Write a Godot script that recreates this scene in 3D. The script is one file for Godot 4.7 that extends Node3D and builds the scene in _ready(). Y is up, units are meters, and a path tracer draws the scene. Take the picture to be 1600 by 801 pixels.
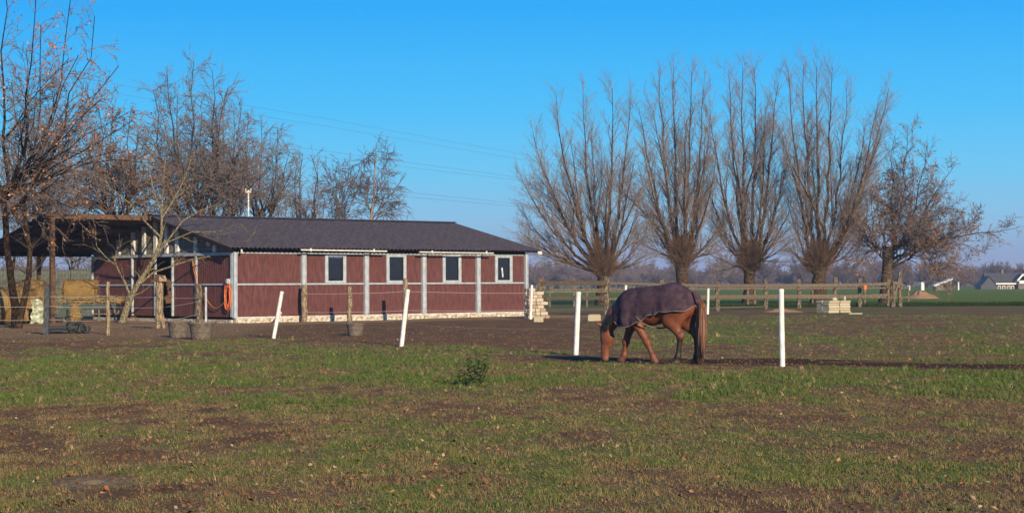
extends Node3D

# ------------------------------------------------------------------ camera
const F := 2800.0            # focal length in photo pixels (1600 wide)
const CX := 800.0
const CY := 400.5
const EYE := 1.5
var cam_basis: Basis
var cam_pos := Vector3(0, EYE, 0)
var rng := RandomNumberGenerator.new()
var nz := FastNoiseLite.new()
var nz2 := FastNoiseLite.new()
var nz3 := FastNoiseLite.new()
var M := {}
var taken := {}

# ------------------------------------------------------------------ mesh builder
class MB:
	var v := PackedVector3Array()
	var n := PackedVector3Array()
	var c := PackedColorArray()
	var ix := PackedInt32Array()
	var col := Color(1, 1, 1)
	func vert(p: Vector3, nn: Vector3) -> int:
		v.append(p); n.append(nn); c.append(col)
		return v.size() - 1
	func quad(a: Vector3, b: Vector3, d: Vector3, e: Vector3) -> void:
		var nn := (d - a).cross(b - a).normalized()
		var k := v.size()
		v.append(a); v.append(b); v.append(d); v.append(e)
		for q in 4:
			n.append(nn); c.append(col)
		ix.append_array(PackedInt32Array([k, k + 1, k + 2, k, k + 2, k + 3]))
	func tri(a: Vector3, b: Vector3, d: Vector3) -> void:
		var nn := (d - a).cross(b - a).normalized()
		var k := v.size()
		v.append(a); v.append(b); v.append(d)
		for q in 3:
			n.append(nn); c.append(col)
		ix.append_array(PackedInt32Array([k, k + 1, k + 2]))
	# hexahedron from 8 corners: bottom 0..3 (counter-clockwise seen from above), top 4..7
	func hexa(p: Array) -> void:
		quad(p[0], p[1], p[2], p[3]); quad(p[7], p[6], p[5], p[4])
		for k in 4:
			var m := (k + 1) % 4
			quad(p[k], p[k + 4], p[m + 4], p[m])
	func box(ce: Vector3, s: Vector3, b := Basis.IDENTITY) -> void:
		var h := s * 0.5
		var p := []
		for yy in [-1, 1]:
			for q in [[-1, -1], [-1, 1], [1, 1], [1, -1]]:
				p.append(ce + b * Vector3(h.x * q[0], h.y * yy, h.z * q[1]))
		hexa(p)
	# box with chamfered vertical and horizontal edges (drawn as three stacked slabs)
	func cbox(ce: Vector3, s: Vector3, ch: float, b := Basis.IDENTITY) -> void:
		var h := s * 0.5
		var rings := []
		for lv in [[-1, 1], [-1, 0], [1, 0], [1, 1]]:
			var yy: float = h.y * lv[0] - (ch * lv[0] if lv[1] == 0 else 0.0)
			var ins: float = ch if lv[1] == 1 else 0.0
			var x := h.x - ins
			var z := h.z - ins
			var r := []
			for q in [[-x + ch, -z], [-x, -z + ch], [-x, z - ch], [-x + ch, z], [x - ch, z], [x, z - ch], [x, -z + ch], [x - ch, -z]]:
				r.append(ce + b * Vector3(q[0], yy, q[1]))
			rings.append(r)
		for k in 3:
			for m in 8:
				var m2 := (m + 1) % 8
				quad(rings[k][m], rings[k + 1][m], rings[k + 1][m2], rings[k][m2])
		for m in range(1, 7):
			tri(rings[3][0], rings[3][m + 1], rings[3][m])
			tri(rings[0][0], rings[0][m], rings[0][m + 1])
	func tube(pts: PackedVector3Array, rs: PackedFloat32Array, sides: int, caps := true) -> void:
		var m := pts.size()
		var t := (pts[1] - pts[0]).normalized()
		var u := t.cross(Vector3(0.31, 0.2, 0.93)).normalized()
		var k0 := v.size()
		for i in m:
			if i > 0 and i < m - 1:
				t = (pts[i + 1] - pts[i - 1]).normalized()
			elif i == m - 1:
				t = (pts[i] - pts[i - 1]).normalized()
			u = (u - t * t.dot(u)).normalized()
			var w := t.cross(u)
			for s in sides:
				var a := TAU * s / sides
				var d := u * cos(a) + w * sin(a)
				v.append(pts[i] + d * rs[i]); n.append(d); c.append(col)
		for i in m - 1:
			for s in sides:
				var s2 := (s + 1) % sides
				var a0 := k0 + i * sides + s
				var b0 := k0 + i * sides + s2
				ix.append(a0); ix.append(a0 + sides); ix.append(b0)
				ix.append(b0); ix.append(a0 + sides); ix.append(b0 + sides)
		if caps:
			for e in [0, m - 1]:
				var nn := (pts[1] - pts[0]).normalized() * (-1.0 if e == 0 else 1.0)
				if e > 0:
					nn = (pts[m - 1] - pts[m - 2]).normalized()
				var kk := v.size()
				for s in sides:
					v.append(v[k0 + e * sides + s]); n.append(nn); c.append(col)
				for s in range(1, sides - 1):
					ix.append(kk); ix.append(kk + s); ix.append(kk + s + 1)
	func twig(a: Vector3, b: Vector3, ra: float, rb: float) -> void:
		var t := (b - a).normalized()
		var u := t.cross(Vector3(0.31, 0.2, 0.93)).normalized()
		var w := t.cross(u)
		var k := v.size()
		for s in 3:
			var an := TAU * s / 3.0
			var d := u * cos(an) + w * sin(an)
			v.append(a + d * ra); n.append(d); c.append(col)
			v.append(b + d * rb); n.append(d); c.append(col)
		for s in 3:
			var p := k + s * 2
			var q := k + ((s + 1) % 3) * 2
			ix.append(p); ix.append(p + 1); ix.append(q)
			ix.append(q); ix.append(p + 1); ix.append(q + 1)
	# lathe round the y axis at o: prof = [[radius, y], ...]
	func lathe(o: Vector3, prof: Array, sides: int, sx := 1.0, sz := 1.0) -> void:
		for i in prof.size() - 1:
			var r0: float = prof[i][0]; var y0: float = prof[i][1]
			var r1: float = prof[i + 1][0]; var y1: float = prof[i + 1][1]
			var k := v.size()
			for s in sides + 1:
				var a := TAU * s / sides
				var d := Vector3(cos(a) * sx, 0, sin(a) * sz)
				var nn := Vector3(cos(a), 0, sin(a)) * (y1 - y0) + Vector3.UP * (r0 - r1)
				nn = nn.normalized()
				v.append(o + d * r0 + Vector3.UP * y0); n.append(nn); c.append(col)
				v.append(o + d * r1 + Vector3.UP * y1); n.append(nn); c.append(col)
			for s in sides:
				var p := k + s * 2
				ix.append(p); ix.append(p + 2); ix.append(p + 1)
				ix.append(p + 2); ix.append(p + 3); ix.append(p + 1)
	func mesh() -> ArrayMesh:
		var a := []
		a.resize(Mesh.ARRAY_MAX)
		a[Mesh.ARRAY_VERTEX] = v
		a[Mesh.ARRAY_NORMAL] = n
		a[Mesh.ARRAY_COLOR] = c
		a[Mesh.ARRAY_INDEX] = ix
		var m := ArrayMesh.new()
		m.add_surface_from_arrays(Mesh.PRIMITIVE_TRIANGLES, a)
		return m

# ------------------------------------------------------------------ node helpers
func numbered(parent: Node, called: String) -> String:
	var k := str(parent.get_instance_id()) + called
	var c: int = taken.get(k, 0)
	taken[k] = c + 1
	return called if c == 0 else "%s_%03d" % [called, c]

func obj(called: String, m: Mesh, mat: Material, parent: Node = self) -> MeshInstance3D:
	var o := MeshInstance3D.new()
	o.name = numbered(parent, called)
	o.mesh = m
	o.material_override = mat
	parent.add_child(o, true)
	return o

func part(called: String, mb: MB, mat: Material, parent: Node = self) -> MeshInstance3D:
	return obj(called, mb.mesh(), mat, parent)

func thing(called: String, label: String, category: String, at_: Vector3, group := "", turn := 0.0) -> Node3D:
	var o := Node3D.new()
	o.name = numbered(self, called)
	add_child(o, true)
	o.position = at_
	o.rotation.y = turn
	tag(o, label, category, group)
	return o

func tag(o: Node, label: String, category: String, group := "", kind := "") -> void:
	if label: o.set_meta("label", label)
	if category: o.set_meta("category", category)
	if group: o.set_meta("group", group)
	if kind: o.set_meta("kind", kind)

func copy_of(o: Node3D, at_: Vector3, turn: float, label: String) -> Node3D:
	var c: Node3D = o.duplicate()
	c.name = numbered(self, String(o.name).rstrip("0123456789_"))
	add_child(c, true)
	c.position = at_
	c.rotation.y = turn
	c.set_meta("label", label)
	return c

# ------------------------------------------------------------------ pixels to places
func ray(px: float, py: float) -> Vector3:
	return cam_basis * Vector3((px - CX) / F, (CY - py) / F, -1.0)

func at(px: float, py: float, depth: float) -> Vector3:
	var r := ray(px, py)
	return cam_pos + r * (depth / -r.z)

func gp(px: float, py: float) -> Vector3:      # the ground point seen at a pixel
	var r := ray(px, py)
	var h := 0.0
	var p := Vector3.ZERO
	for k in 12:
		var t := (h - cam_pos.y) / r.y
		p = cam_pos + r * t
		h = lerp(h, base_h(p.x, p.z), 0.7)
	p.y = ground_h(p.x, p.z)
	return p

func on_ground(p: Vector3) -> Vector3:
	return Vector3(p.x, ground_h(p.x, p.z), p.z)

func gat(px: float, depth: float) -> Vector3:  # ground point under pixel column px at a depth
	return on_ground(at(px, 445.0, depth))

# ------------------------------------------------------------------ terrain
func base_h(_x: float, z: float) -> float:
	return 0.1 * smoothstep(38.0, 60.0, -z)

func track_d(x: float) -> float:
	if x < 5.0:
		return lerp(35.6, 33.9, clampf((x - 0.5) / 4.5, -0.6, 1.0))
	return 33.9 - (x - 5.0) * 0.72

func bump(v: float, a: float, b: float, s: float) -> float:
	return smoothstep(a - s, a + s, v) * (1.0 - smoothstep(b - s, b + s, v))

func ground_h(x: float, z: float) -> float:
	var d := -z
	var h := base_h(x, z)
	if d < 4.0 or d > 130.0 or absf(x) > 50.0:
		return h
	var f := 1.0 - smoothstep(80.0, 125.0, d)
	h += nz.get_noise_2d(x * 0.5, z * 0.5) * 0.05 * f
	h += nz2.get_noise_2d(x, z) * 0.018 * f
	if x > -0.5:
		h -= 0.03 * bump(d, track_d(x) - 0.35, track_d(x) + 0.35, 0.4) * smoothstep(-0.5, 1.5, x)
	return h

# 0 = bare earth, 1 = lush grass
func lush(x: float, z: float) -> float:
	var d := -z
	var n1 := nz.get_noise_2d(x * 1.3 + 40.0, z * 0.8)
	var n2 := nz2.get_noise_2d(x * 0.8, z * 0.5 + 90.0)
	var n5 := nz2.get_noise_2d(x * 2.6 + 30.0, z * 1.7)
	var l := 0.53 + 0.7 * n1 + 0.7 * n2 + 0.75 * n5
	var edge := n1 * 2.0
	# the longer band in front of the posts
	var b0 := lerpf(24.5, 28.5, clampf((-x + 2.0) / 8.0, 0.0, 1.0))
	var b1 := lerpf(34.0, 43.0, clampf((-x + 3.0) / 8.0, 0.0, 1.0))
	if x > 0.0: b1 = minf(b1, track_d(x) - 1.9 - edge)
	l += 0.2 * bump(d, b0 + edge, b1 + edge, 1.4)
	# worn middle distance
	l -= 0.18 * bump(d, 15.5 + edge, 23.0 + edge, 2.0)
	if x > -0.5:
		l -= 1.3 * bump(d, track_d(x) - 1.5, track_d(x) + 1.7, 0.5) * smoothstep(-0.5, 2.0, x)
		l -= 0.2 * bump(d, track_d(x), 44.0, 1.2)
	# the bare yard before the stable
	var near := lerpf(39.0, 49.0, clampf((-x + 2.0) / 8.0, 0.0, 1.0)) + edge * 0.8
	var side := smoothstep(3.5, 1.0, x + n2 * 1.5)
	l -= 1.3 * bump(d, near, 100.0, 1.2) * side * smoothstep(-10.5, -8.0, x + n2)
	if x > 1.0:
		l -= 0.2 * bump(d, 58.0 + n1 * 4.0, 92.0, 6.0) * (1.0 - 0.6 * smoothstep(13.0, 19.0, x))
	if x < -8.5:
		l -= 0.75 * bump(d, 43.0 + edge, 100.0, 1.5)
	if Vector2((x + 3.25) / 0.3, (z + 13.9) / 0.62).length() < 1.1: l -= 2.0
	if d > 101.0:
		l = 0.95 + 0.25 * n1
	return clampf(l, 0.0, 1.0)

func ground_color(x: float, z: float) -> Color:
	var d := -z
	var l := lush(x, z)
	var n := nz3.get_noise_2d(x * 3.0, z * 1.6)
	var n4 := nz.get_noise_2d(x * 2.4 - 70.0, z * 2.0)
	var mud := Color(0.15, 0.086, 0.05).lerp(Color(0.235, 0.138, 0.075), clampf(0.5 + n * 0.9, 0, 1))
	var dry := Color(0.235, 0.158, 0.092).lerp(Color(0.155, 0.135, 0.062), clampf(0.5 + n4, 0, 1))
	var green := Color(0.11, 0.14, 0.04).lerp(Color(0.165, 0.16, 0.055), clampf(0.5 + n, 0, 1))
	var c := mud.lerp(dry, smoothstep(0.12, 0.45, l)).lerp(green, smoothstep(0.45, 0.9, l))
	if x > -0.5 and d < 60.0:
		var tr := bump(d, track_d(x) - 0.7 + n * 0.6, track_d(x) + 1.3 + n4 * 1.6, 0.3) * smoothstep(-0.2, 2.0, x)
		c = c.lerp(Color(0.058, 0.036, 0.023), tr * 0.9)
	# sanded strip behind the rail fence
	if x > 1.0 and x < 20.0:
		var sd := bump(d, 92.0 + 0.6 * x, 100.0 + 0.8 * x, 2.0) * smoothstep(14.5, 12.0, x)
		c = c.lerp(Color(0.27, 0.20, 0.14), sd * clampf(0.8 + n4, 0, 1))
	# trodden paler earth along the foot of the stable
	var wd := (Vector2(x + 10.6077, z + 68.217).dot(Vector2(0.6667, 0.7453)))
	var wu := (Vector2(x + 10.6077, z + 68.217).dot(Vector2(0.7453, -0.6667)))
	if wd > -1.0 and wd < 7.0 and wu > -9.0 and wu < 17.0:
		c = c.lerp(Color(0.38, 0.25, 0.15), 0.8 * (1.0 - smoothstep(2.6, 5.0, wd + n * 2.0 + n4)))
	if x < -7.0 and d > 46.0 and d < 110.0:
		c = c.lerp(Color(0.33, 0.21, 0.12), 0.7 * smoothstep(46.0, 54.0, d) * smoothstep(-7.0, -9.0, x))
	# a patch of pale sand in the foreground grass
	var ps := Vector2((x + 3.25) / 0.34, (z + 13.9) / 0.7).length() + n * 0.5
	c = c.lerp(Color(0.27, 0.20, 0.13), 1.0 - smoothstep(0.55, 1.15, ps))
	if d > 101.0 and x > 8.0:
		c = c.lerp(Color(0.14, 0.19, 0.028), smoothstep(100.0, 108.0, d))
	if d > 130.0:
		c = c.lerp(Color(0.14, 0.19, 0.03), smoothstep(130.0, 160.0, d))
	return c

# ------------------------------------------------------------------ materials
func lin(r: float, g: float, b: float) -> Color:
	return Color(r, g, b).linear_to_srgb()

func noise_tex(sd: int, freq: float, lo: float, hi: float, size := 256, oct := 4, sharp := 1.0) -> ImageTexture:
	var f := FastNoiseLite.new()
	f.seed = sd; f.frequency = freq; f.fractal_octaves = oct
	var im := f.get_seamless_image(size, size)
	im.convert(Image.FORMAT_RGB8)
	for y in size:
		for x in size:
			var g := im.get_pixel(x, y).r
			g = clampf(0.5 + (g - 0.5) * 1.5 * sharp, 0, 1)
			g = lerpf(lo, hi, g)
			im.set_pixel(x, y, Color(g, g, g))
	im.generate_mipmaps()
	return ImageTexture.create_from_image(im)

func bump_tex(sd: int, freq: float, size := 256, strength := 4.0) -> ImageTexture:
	var f := FastNoiseLite.new()
	f.seed = sd; f.frequency = freq; f.fractal_octaves = 5
	var im := f.get_seamless_image(size, size)
	im.convert(Image.FORMAT_RGBA8)
	im.bump_map_to_normal_map(strength)
	im.generate_mipmaps()
	return ImageTexture.create_from_image(im)

func mat(c: Color, rough := 0.8, tex: Texture2D = null, scale := Vector3.ONE, normal: Texture2D = null, nscale := 1.0, vc := false) -> StandardMaterial3D:
	var m := StandardMaterial3D.new()
	m.albedo_color = c
	m.roughness = rough
	if rough >= 0.8: m.metallic_specular = 0.12
	m.vertex_color_use_as_albedo = vc
	if tex:
		m.albedo_texture = tex
	if normal:
		m.normal_enabled = true
		m.normal_texture = normal
		m.normal_scale = nscale
	if tex or normal:
		m.uv1_triplanar = true
		m.uv1_world_triplanar = true
		m.uv1_scale = scale
	m.cull_mode = BaseMaterial3D.CULL_DISABLED
	return m

func make_materials() -> void:
	var grain := noise_tex(1, 0.02, 0.62, 1.0)
	var blotch := noise_tex(2, 0.012, 0.72, 1.0)
	var fine := noise_tex(3, 0.05, 0.72, 1.0)
	var rough_n := bump_tex(4, 0.03, 256, 5.0)
	M.ground = mat(Color(1, 1, 1), 0.97, noise_tex(5, 0.03, 0.72, 1.0, 512, 5, 1.3), Vector3(0.9, 0.9, 0.9), bump_tex(6, 0.03, 512, 5.0), 1.0, true)
	M.red = mat(lin(0.125, 0.049, 0.049), 0.6, noise_tex(7, 0.02, 0.8, 1.0, 512, 5, 1.2), Vector3(0.8, 0.16, 0.8))
	M.red.metallic_specular = 0.3
	M.galv = mat(lin(0.40, 0.46, 0.54), 0.5, noise_tex(21, 0.02, 0.82, 1.0), Vector3(1.4, 0.6, 1.4))
	M.white_trim = mat(lin(0.72, 0.73, 0.72), 0.6, blotch, Vector3(2, 2, 2))
	M.roof = mat(lin(0.092, 0.068, 0.07), 0.6, noise_tex(8, 0.02, 0.7, 1.0, 512, 5, 1.2), Vector3(0.35, 0.35, 0.35))
	M.ridge = mat(lin(0.06, 0.055, 0.065), 0.6, grain, Vector3(1, 1, 1))
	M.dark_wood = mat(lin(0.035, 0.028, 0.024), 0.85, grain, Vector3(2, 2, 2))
	M.brown_wood = mat(lin(0.17, 0.10, 0.065), 0.85, grain, Vector3(3, 1, 3))
	M.plinth = mat(lin(0.66, 0.60, 0.51), 0.95, noise_tex(9, 0.03, 0.6, 1.0, 256, 5, 1.3), Vector3(0.9, 0.9, 0.9), rough_n, 1.0)
	M.block = mat(lin(0.52, 0.46, 0.33), 0.95, fine, Vector3(2, 2, 2), rough_n, 0.8)
	M.brick_a = mat(lin(0.62, 0.55, 0.45), 0.95, fine, Vector3(3, 3, 3), rough_n, 0.6)
	M.brick_b = mat(lin(0.50, 0.42, 0.33), 0.95, fine, Vector3(3, 3, 3), rough_n, 0.6)
	M.brick_c = mat(lin(0.44, 0.33, 0.26), 0.95, fine, Vector3(3, 3, 3), rough_n, 0.6)
	M.glass = mat(lin(0.012, 0.014, 0.018), 0.06)
	M.glass.metallic_specular = 0.75
	M.glass.transparency = BaseMaterial3D.TRANSPARENCY_ALPHA
	M.glass.albedo_color.a = 0.35
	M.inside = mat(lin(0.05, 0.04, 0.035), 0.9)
	M.gable_grey = mat(lin(0.25, 0.24, 0.225), 0.85, grain, Vector3(1, 1, 1))
	M.pvc = mat(lin(0.8, 0.8, 0.79), 0.42, noise_tex(10, 0.02, 0.8, 1.0), Vector3(1.5, 0.7, 1.5))
	M.post_grey = mat(lin(0.27, 0.22, 0.165), 0.92, noise_tex(11, 0.03, 0.35, 1.0, 256, 5, 1.4), Vector3(3.0, 0.5, 3.0), rough_n, 1.0)
	M.post_pale = mat(lin(0.40, 0.31, 0.21), 0.92, noise_tex(12, 0.03, 0.45, 1.0, 256, 5, 1.3), Vector3(3.0, 0.5, 3.0), rough_n, 1.0)
	M.rail = mat(lin(0.25, 0.205, 0.155), 0.92, noise_tex(13, 0.03, 0.45, 1.0, 256, 5, 1.3), Vector3(1.2, 3.0, 1.2), rough_n, 0.8)
	M.rail_dark = mat(lin(0.14, 0.115, 0.09), 0.92, noise_tex(14, 0.03, 0.45, 1.0, 256, 5, 1.3), Vector3(1.2, 3.0, 1.2), rough_n, 0.8)
	M.wire = mat(lin(0.42, 0.4, 0.38), 0.5)
	M.wire_dark = mat(lin(0.09, 0.1, 0.11), 0.6)
	M.rubber = mat(lin(0.16, 0.135, 0.115), 0.85, blotch, Vector3(3, 3, 3))
	M.black_rubber = mat(lin(0.035, 0.042, 0.045), 0.75, grain, Vector3(3, 3, 3))
	M.slate_post = mat(lin(0.09, 0.105, 0.125), 0.8, grain, Vector3(3, 1, 3))
	M.hose = mat(lin(0.72, 0.16, 0.04), 0.45)
	M.rope = mat(lin(0.36, 0.15, 0.06), 0.8)
	M.rag = mat(lin(0.17, 0.10, 0.06), 0.9, grain, Vector3(4, 4, 4))
	M.hay = mat(lin(0.42, 0.275, 0.11), 0.95, noise_tex(15, 0.05, 0.4, 1.0, 512, 5, 1.4), Vector3(1.5, 3.0, 1.5), rough_n, 1.2)
	M.hay_straw = mat(lin(0.44, 0.30, 0.13), 0.95, null, Vector3.ONE, null, 1.0)
	M.sheet_plastic = mat(lin(0.50, 0.55, 0.42), 0.5, blotch, Vector3(2, 2, 2))
	M.green_metal = mat(lin(0.04, 0.075, 0.075), 0.6, grain, Vector3(2, 2, 2))
	M.panel_green = mat(lin(0.15, 0.17, 0.15), 0.7, grain, Vector3(2, 0.6, 2))
	M.bark = mat(lin(0.17, 0.13, 0.095), 0.95, noise_tex(16, 0.04, 0.35, 1.0, 256, 5, 1.4), Vector3(1.5, 0.5, 1.5), rough_n, 1.2, true)
	M.bark_birch = mat(lin(0.42, 0.34, 0.30), 0.9, noise_tex(22, 0.04, 0.5, 1.0, 256, 5, 1.3), Vector3(1.5, 1.5, 1.5), rough_n, 0.8, true)
	M.bark_moss = mat(lin(0.31, 0.275, 0.18), 0.95, noise_tex(23, 0.04, 0.45, 1.0, 256, 5, 1.3), Vector3(1.5, 0.8, 1.5), rough_n, 1.0, true)
	M.twig = mat(Color(1, 1, 1), 0.85, null, Vector3.ONE, null, 1.0, true)
	M.leaf = mat(Color(1, 1, 1), 0.8, null, Vector3.ONE, null, 1.0, true)
	M.leaf.backlight_enabled = true
	M.leaf.backlight = Color(0.25, 0.2, 0.12)
	M.grass = mat(Color(1, 1, 1), 0.7, null, Vector3.ONE, null, 1.0, true)
	M.grass.metallic_specular = 0.2
	M.grass.backlight_enabled = true
	M.grass.backlight = Color(0.2, 0.25, 0.1)
	M.clod = mat(Color(1, 1, 1), 0.97, null, Vector3.ONE, rough_n, 1.0, true)
	M.horse = mat(Color(1, 1, 1), 0.62, noise_tex(17, 0.03, 0.75, 1.0), Vector3(3, 3, 3), null, 1.0, true)
	M.rug = mat(lin(0.07, 0.046, 0.066), 0.8, noise_tex(18, 0.02, 0.74, 1.0, 256, 5, 1.3), Vector3(1.2, 1.2, 1.2), bump_tex(19, 0.02, 256, 4.0), 0.8)
	M.rug_trim = mat(lin(0.2, 0.165, 0.19), 0.8)
	M.strap = mat(lin(0.13, 0.10, 0.085), 0.8)
	M.hair = mat(lin(0.03, 0.018, 0.013), 0.6)
	M.tail_hair = mat(Color(1, 1, 1), 0.6, null, Vector3.ONE, null, 1.0, true)
	M.sand = mat(lin(0.36, 0.22, 0.14), 0.97, fine, Vector3(0.8, 0.8, 0.8), rough_n, 1.0)
	M.pale_sand = mat(lin(0.40, 0.285, 0.17), 0.97, fine, Vector3(2.5, 2.5, 2.5), rough_n, 1.0)
	M.house_white = mat(lin(0.75, 0.74, 0.72), 0.8)
	M.house_roof = mat(lin(0.085, 0.085, 0.10), 0.75, grain, Vector3(0.3, 0.3, 0.3))
	M.house_dark = mat(lin(0.03, 0.04, 0.055), 0.7)
	M.house_brick = mat(lin(0.25, 0.21, 0.18), 0.9, grain, Vector3(0.6, 0.6, 0.6))
	M.weed = mat(Color(1, 1, 1), 0.65, null, Vector3.ONE, null, 1.0, true)

# ------------------------------------------------------------------ environment
func _ready() -> void:
	rng.seed = 7
	nz.seed = 11; nz.frequency = 0.11; nz.fractal_octaves = 4
	nz2.seed = 12; nz2.frequency = 0.55; nz2.fractal_octaves = 3
	nz3.seed = 13; nz3.frequency = 0.35; nz3.fractal_octaves = 4
	var cam := Camera3D.new()
	cam.name = "camera"
	cam.position = cam_pos
	cam.rotation_degrees = Vector3(0.89, 0, -0.33)
	cam_basis = Basis.from_euler(cam.rotation)
	cam.fov = rad_to_deg(2.0 * atan(CY / F))
	cam.near = 0.1
	cam.far = 6000.0
	add_child(cam)
	cam.current = true

	var we := WorldEnvironment.new()
	we.name = "environment"
	var e := Environment.new()
	e.background_mode = Environment.BG_SKY
	# clear winter sky: pale at the horizon, deep blue above, darkest overhead
	var rows := 1024
	var im := Image.create(64, rows, false, Image.FORMAT_RGBF)
	var stops := [[-90.0, Color(0.09, 0.08, 0.05)], [-1.0, Color(0.2, 0.22, 0.25)], [-0.3, Color(0.24, 0.32, 0.46)], [0.6, Color(0.25, 0.39, 0.60)], [1.8, Color(0.26, 0.62, 0.88)], [3.5, Color(0.13, 0.64, 1.0)], [5.5, Color(0.05, 0.56, 1.03)], [8.7, Color(0.005, 0.42, 1.0)], [25.0, Color(0.0, 0.24, 0.62)], [90.0, Color(0.004, 0.10, 0.34)]]
	for q in stops:
		q[1] = Color(q[1].r / 1.5, q[1].g / 1.5, q[1].b / 1.5)
	for y in rows:
		var deg := 90.0 - (y + 0.5) / rows * 180.0
		var c: Color = stops[0][1]
		for k in stops.size() - 1:
			if deg >= stops[k][0] and deg <= stops[k + 1][0]:
				c = stops[k][1].lerp(stops[k + 1][1], (deg - stops[k][0]) / (stops[k + 1][0] - stops[k][0]))
		for x in 64:
			im.set_pixel(x, y, c)
	var sm := PanoramaSkyMaterial.new()
	sm.panorama = ImageTexture.create_from_image(im)
	var sky := Sky.new()
	sky.sky_material = sm
	e.sky = sky
	e.tonemap_mode = Environment.TONE_MAPPER_LINEAR
	e.tonemap_exposure = 1.5
	e.fog_enabled = true
	e.fog_density = 0.0004
	e.fog_light_color = Color(0.62, 0.68, 0.82)
	e.sdfgi_enabled = true
	e.ssao_enabled = true
	e.ssil_enabled = true
	we.environment = e
	add_child(we)

	var sun := DirectionalLight3D.new()
	sun.name = "sun"
	var az := deg_to_rad(23.5)      # to the right of straight behind the camera
	var el := deg_to_rad(19.5)
	var to_sun := Vector3(sin(az) * cos(el), sin(el), cos(az) * cos(el))
	add_child(sun)
	sun.look_at_from_position(Vector3.ZERO, -to_sun, Vector3.UP)
	sun.light_energy = 1.6
	sun.light_color = Color(1.0, 0.9, 0.74)
	sun.light_angular_distance = 0.5
	sun.shadow_enabled = true

	make_materials()
	build_ground()
	build_far()
	build_stable()
	build_left_yard()
	build_fences()
	build_piles()
	build_trees()
	build_horse()
	build_cat()
	build_weed()
	build_grass()

# ------------------------------------------------------------------ ground
func build_ground() -> void:
	var xs := PackedFloat32Array([-2500, -1500, -900, -500, -280, -160, -90, -60, -42, -32])
	var x := -26.0
	while x <= 26.0:
		xs.append(x)
		x += 0.17 if absf(x) < 14.0 else 0.4
	xs.append_array(PackedFloat32Array([32, 42, 60, 90, 160, 280, 500, 900, 1500, 2500]))
	var zs := PackedFloat32Array([300, 120, 50, 20, 5, -4, -8, -10])
	var z := -10.5
	while z > -5000.0:
		zs.append(z)
		var d := -z
		z -= 0.16 if d < 40.0 else (0.35 if d < 75.0 else (0.8 if d < 130.0 else d * 0.06))
	var mb := MB.new()
	for zz in zs:
		for xx in xs:
			var p := Vector3(xx, ground_h(xx, zz), zz)
			mb.v.append(p)
			mb.c.append(ground_color(xx, zz))
	var w := xs.size()
	var h := zs.size()
	for j in h:
		for i in w:
			var l := mb.v[j * w + maxi(i - 1, 0)]
			var r := mb.v[j * w + mini(i + 1, w - 1)]
			var a := mb.v[maxi(j - 1, 0) * w + i]
			var b := mb.v[mini(j + 1, h - 1) * w + i]
			mb.n.append((a - b).cross(r - l).normalized())
	for j in h - 1:
		for i in w - 1:
			var k := j * w + i
			mb.ix.append(k); mb.ix.append(k + w); mb.ix.append(k + 1)
			mb.ix.append(k + 1); mb.ix.append(k + w); mb.ix.append(k + w + 1)
	var g := part("ground", mb, M.ground)
	g.set_meta("kind", "structure")
	print("ground ", mb.v.size())

# ------------------------------------------------------------------ stable
var st: Node3D
var st_u: Vector3     # along the long wall
var st_n: Vector3     # out of the long wall
var st_len: float
const GW := 10.9      # gable width

# local x on the long wall (plane z = off) / local z on the gable (plane x = off) hit by a pixel; also height
func wall_hit(px: float, py: float, off := 0.0) -> Vector3:
	var r := ray(px, py)
	var t := (st.position + st_n * off - cam_pos).dot(st_n) / r.dot(st_n)
	return st.global_transform.affine_inverse() * (cam_pos + r * t)

func gable_hit(px: float, py: float, off := 0.0) -> Vector3:
	var r := ray(px, py)
	var t := (st.position + st_u * off - cam_pos).dot(st_u) / r.dot(st_u)
	return st.global_transform.affine_inverse() * (cam_pos + r * t)

# boards with v-grooves between x0..x1, y0..y1 in the plane z = 0 facing +z, then turned by b
func cladding(x0: float, x1: float, y0: float, y1: float, b: Transform3D) -> MB:
	var mb := MB.new()
	var count := maxi(1, roundi((x1 - x0) / 0.13))
	var w := (x1 - x0) / count
	for k in count:
		var a := x0 + k * w
		var g := 0.016
		var dz := 0.014
		var tone := 1.0
		var pts := [Vector2(a, -dz), Vector2(a + g, 0), Vector2(a + w - g, 0), Vector2(a + w, -dz)]
		mb.col = Color(tone, tone, tone)
		for q in 3:
			var p0: Vector2 = pts[q]
			var p1: Vector2 = pts[q + 1]
			mb.quad(b * Vector3(p0.x, y0, p0.y), b * Vector3(p0.x, y1, p0.y), b * Vector3(p1.x, y1, p1.y), b * Vector3(p1.x, y0, p1.y))
	# back face
	mb.quad(b * Vector3(x0, y0, -0.04), b * Vector3(x1, y0, -0.04), b * Vector3(x1, y1, -0.04), b * Vector3(x0, y1, -0.04))
	return mb

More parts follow.
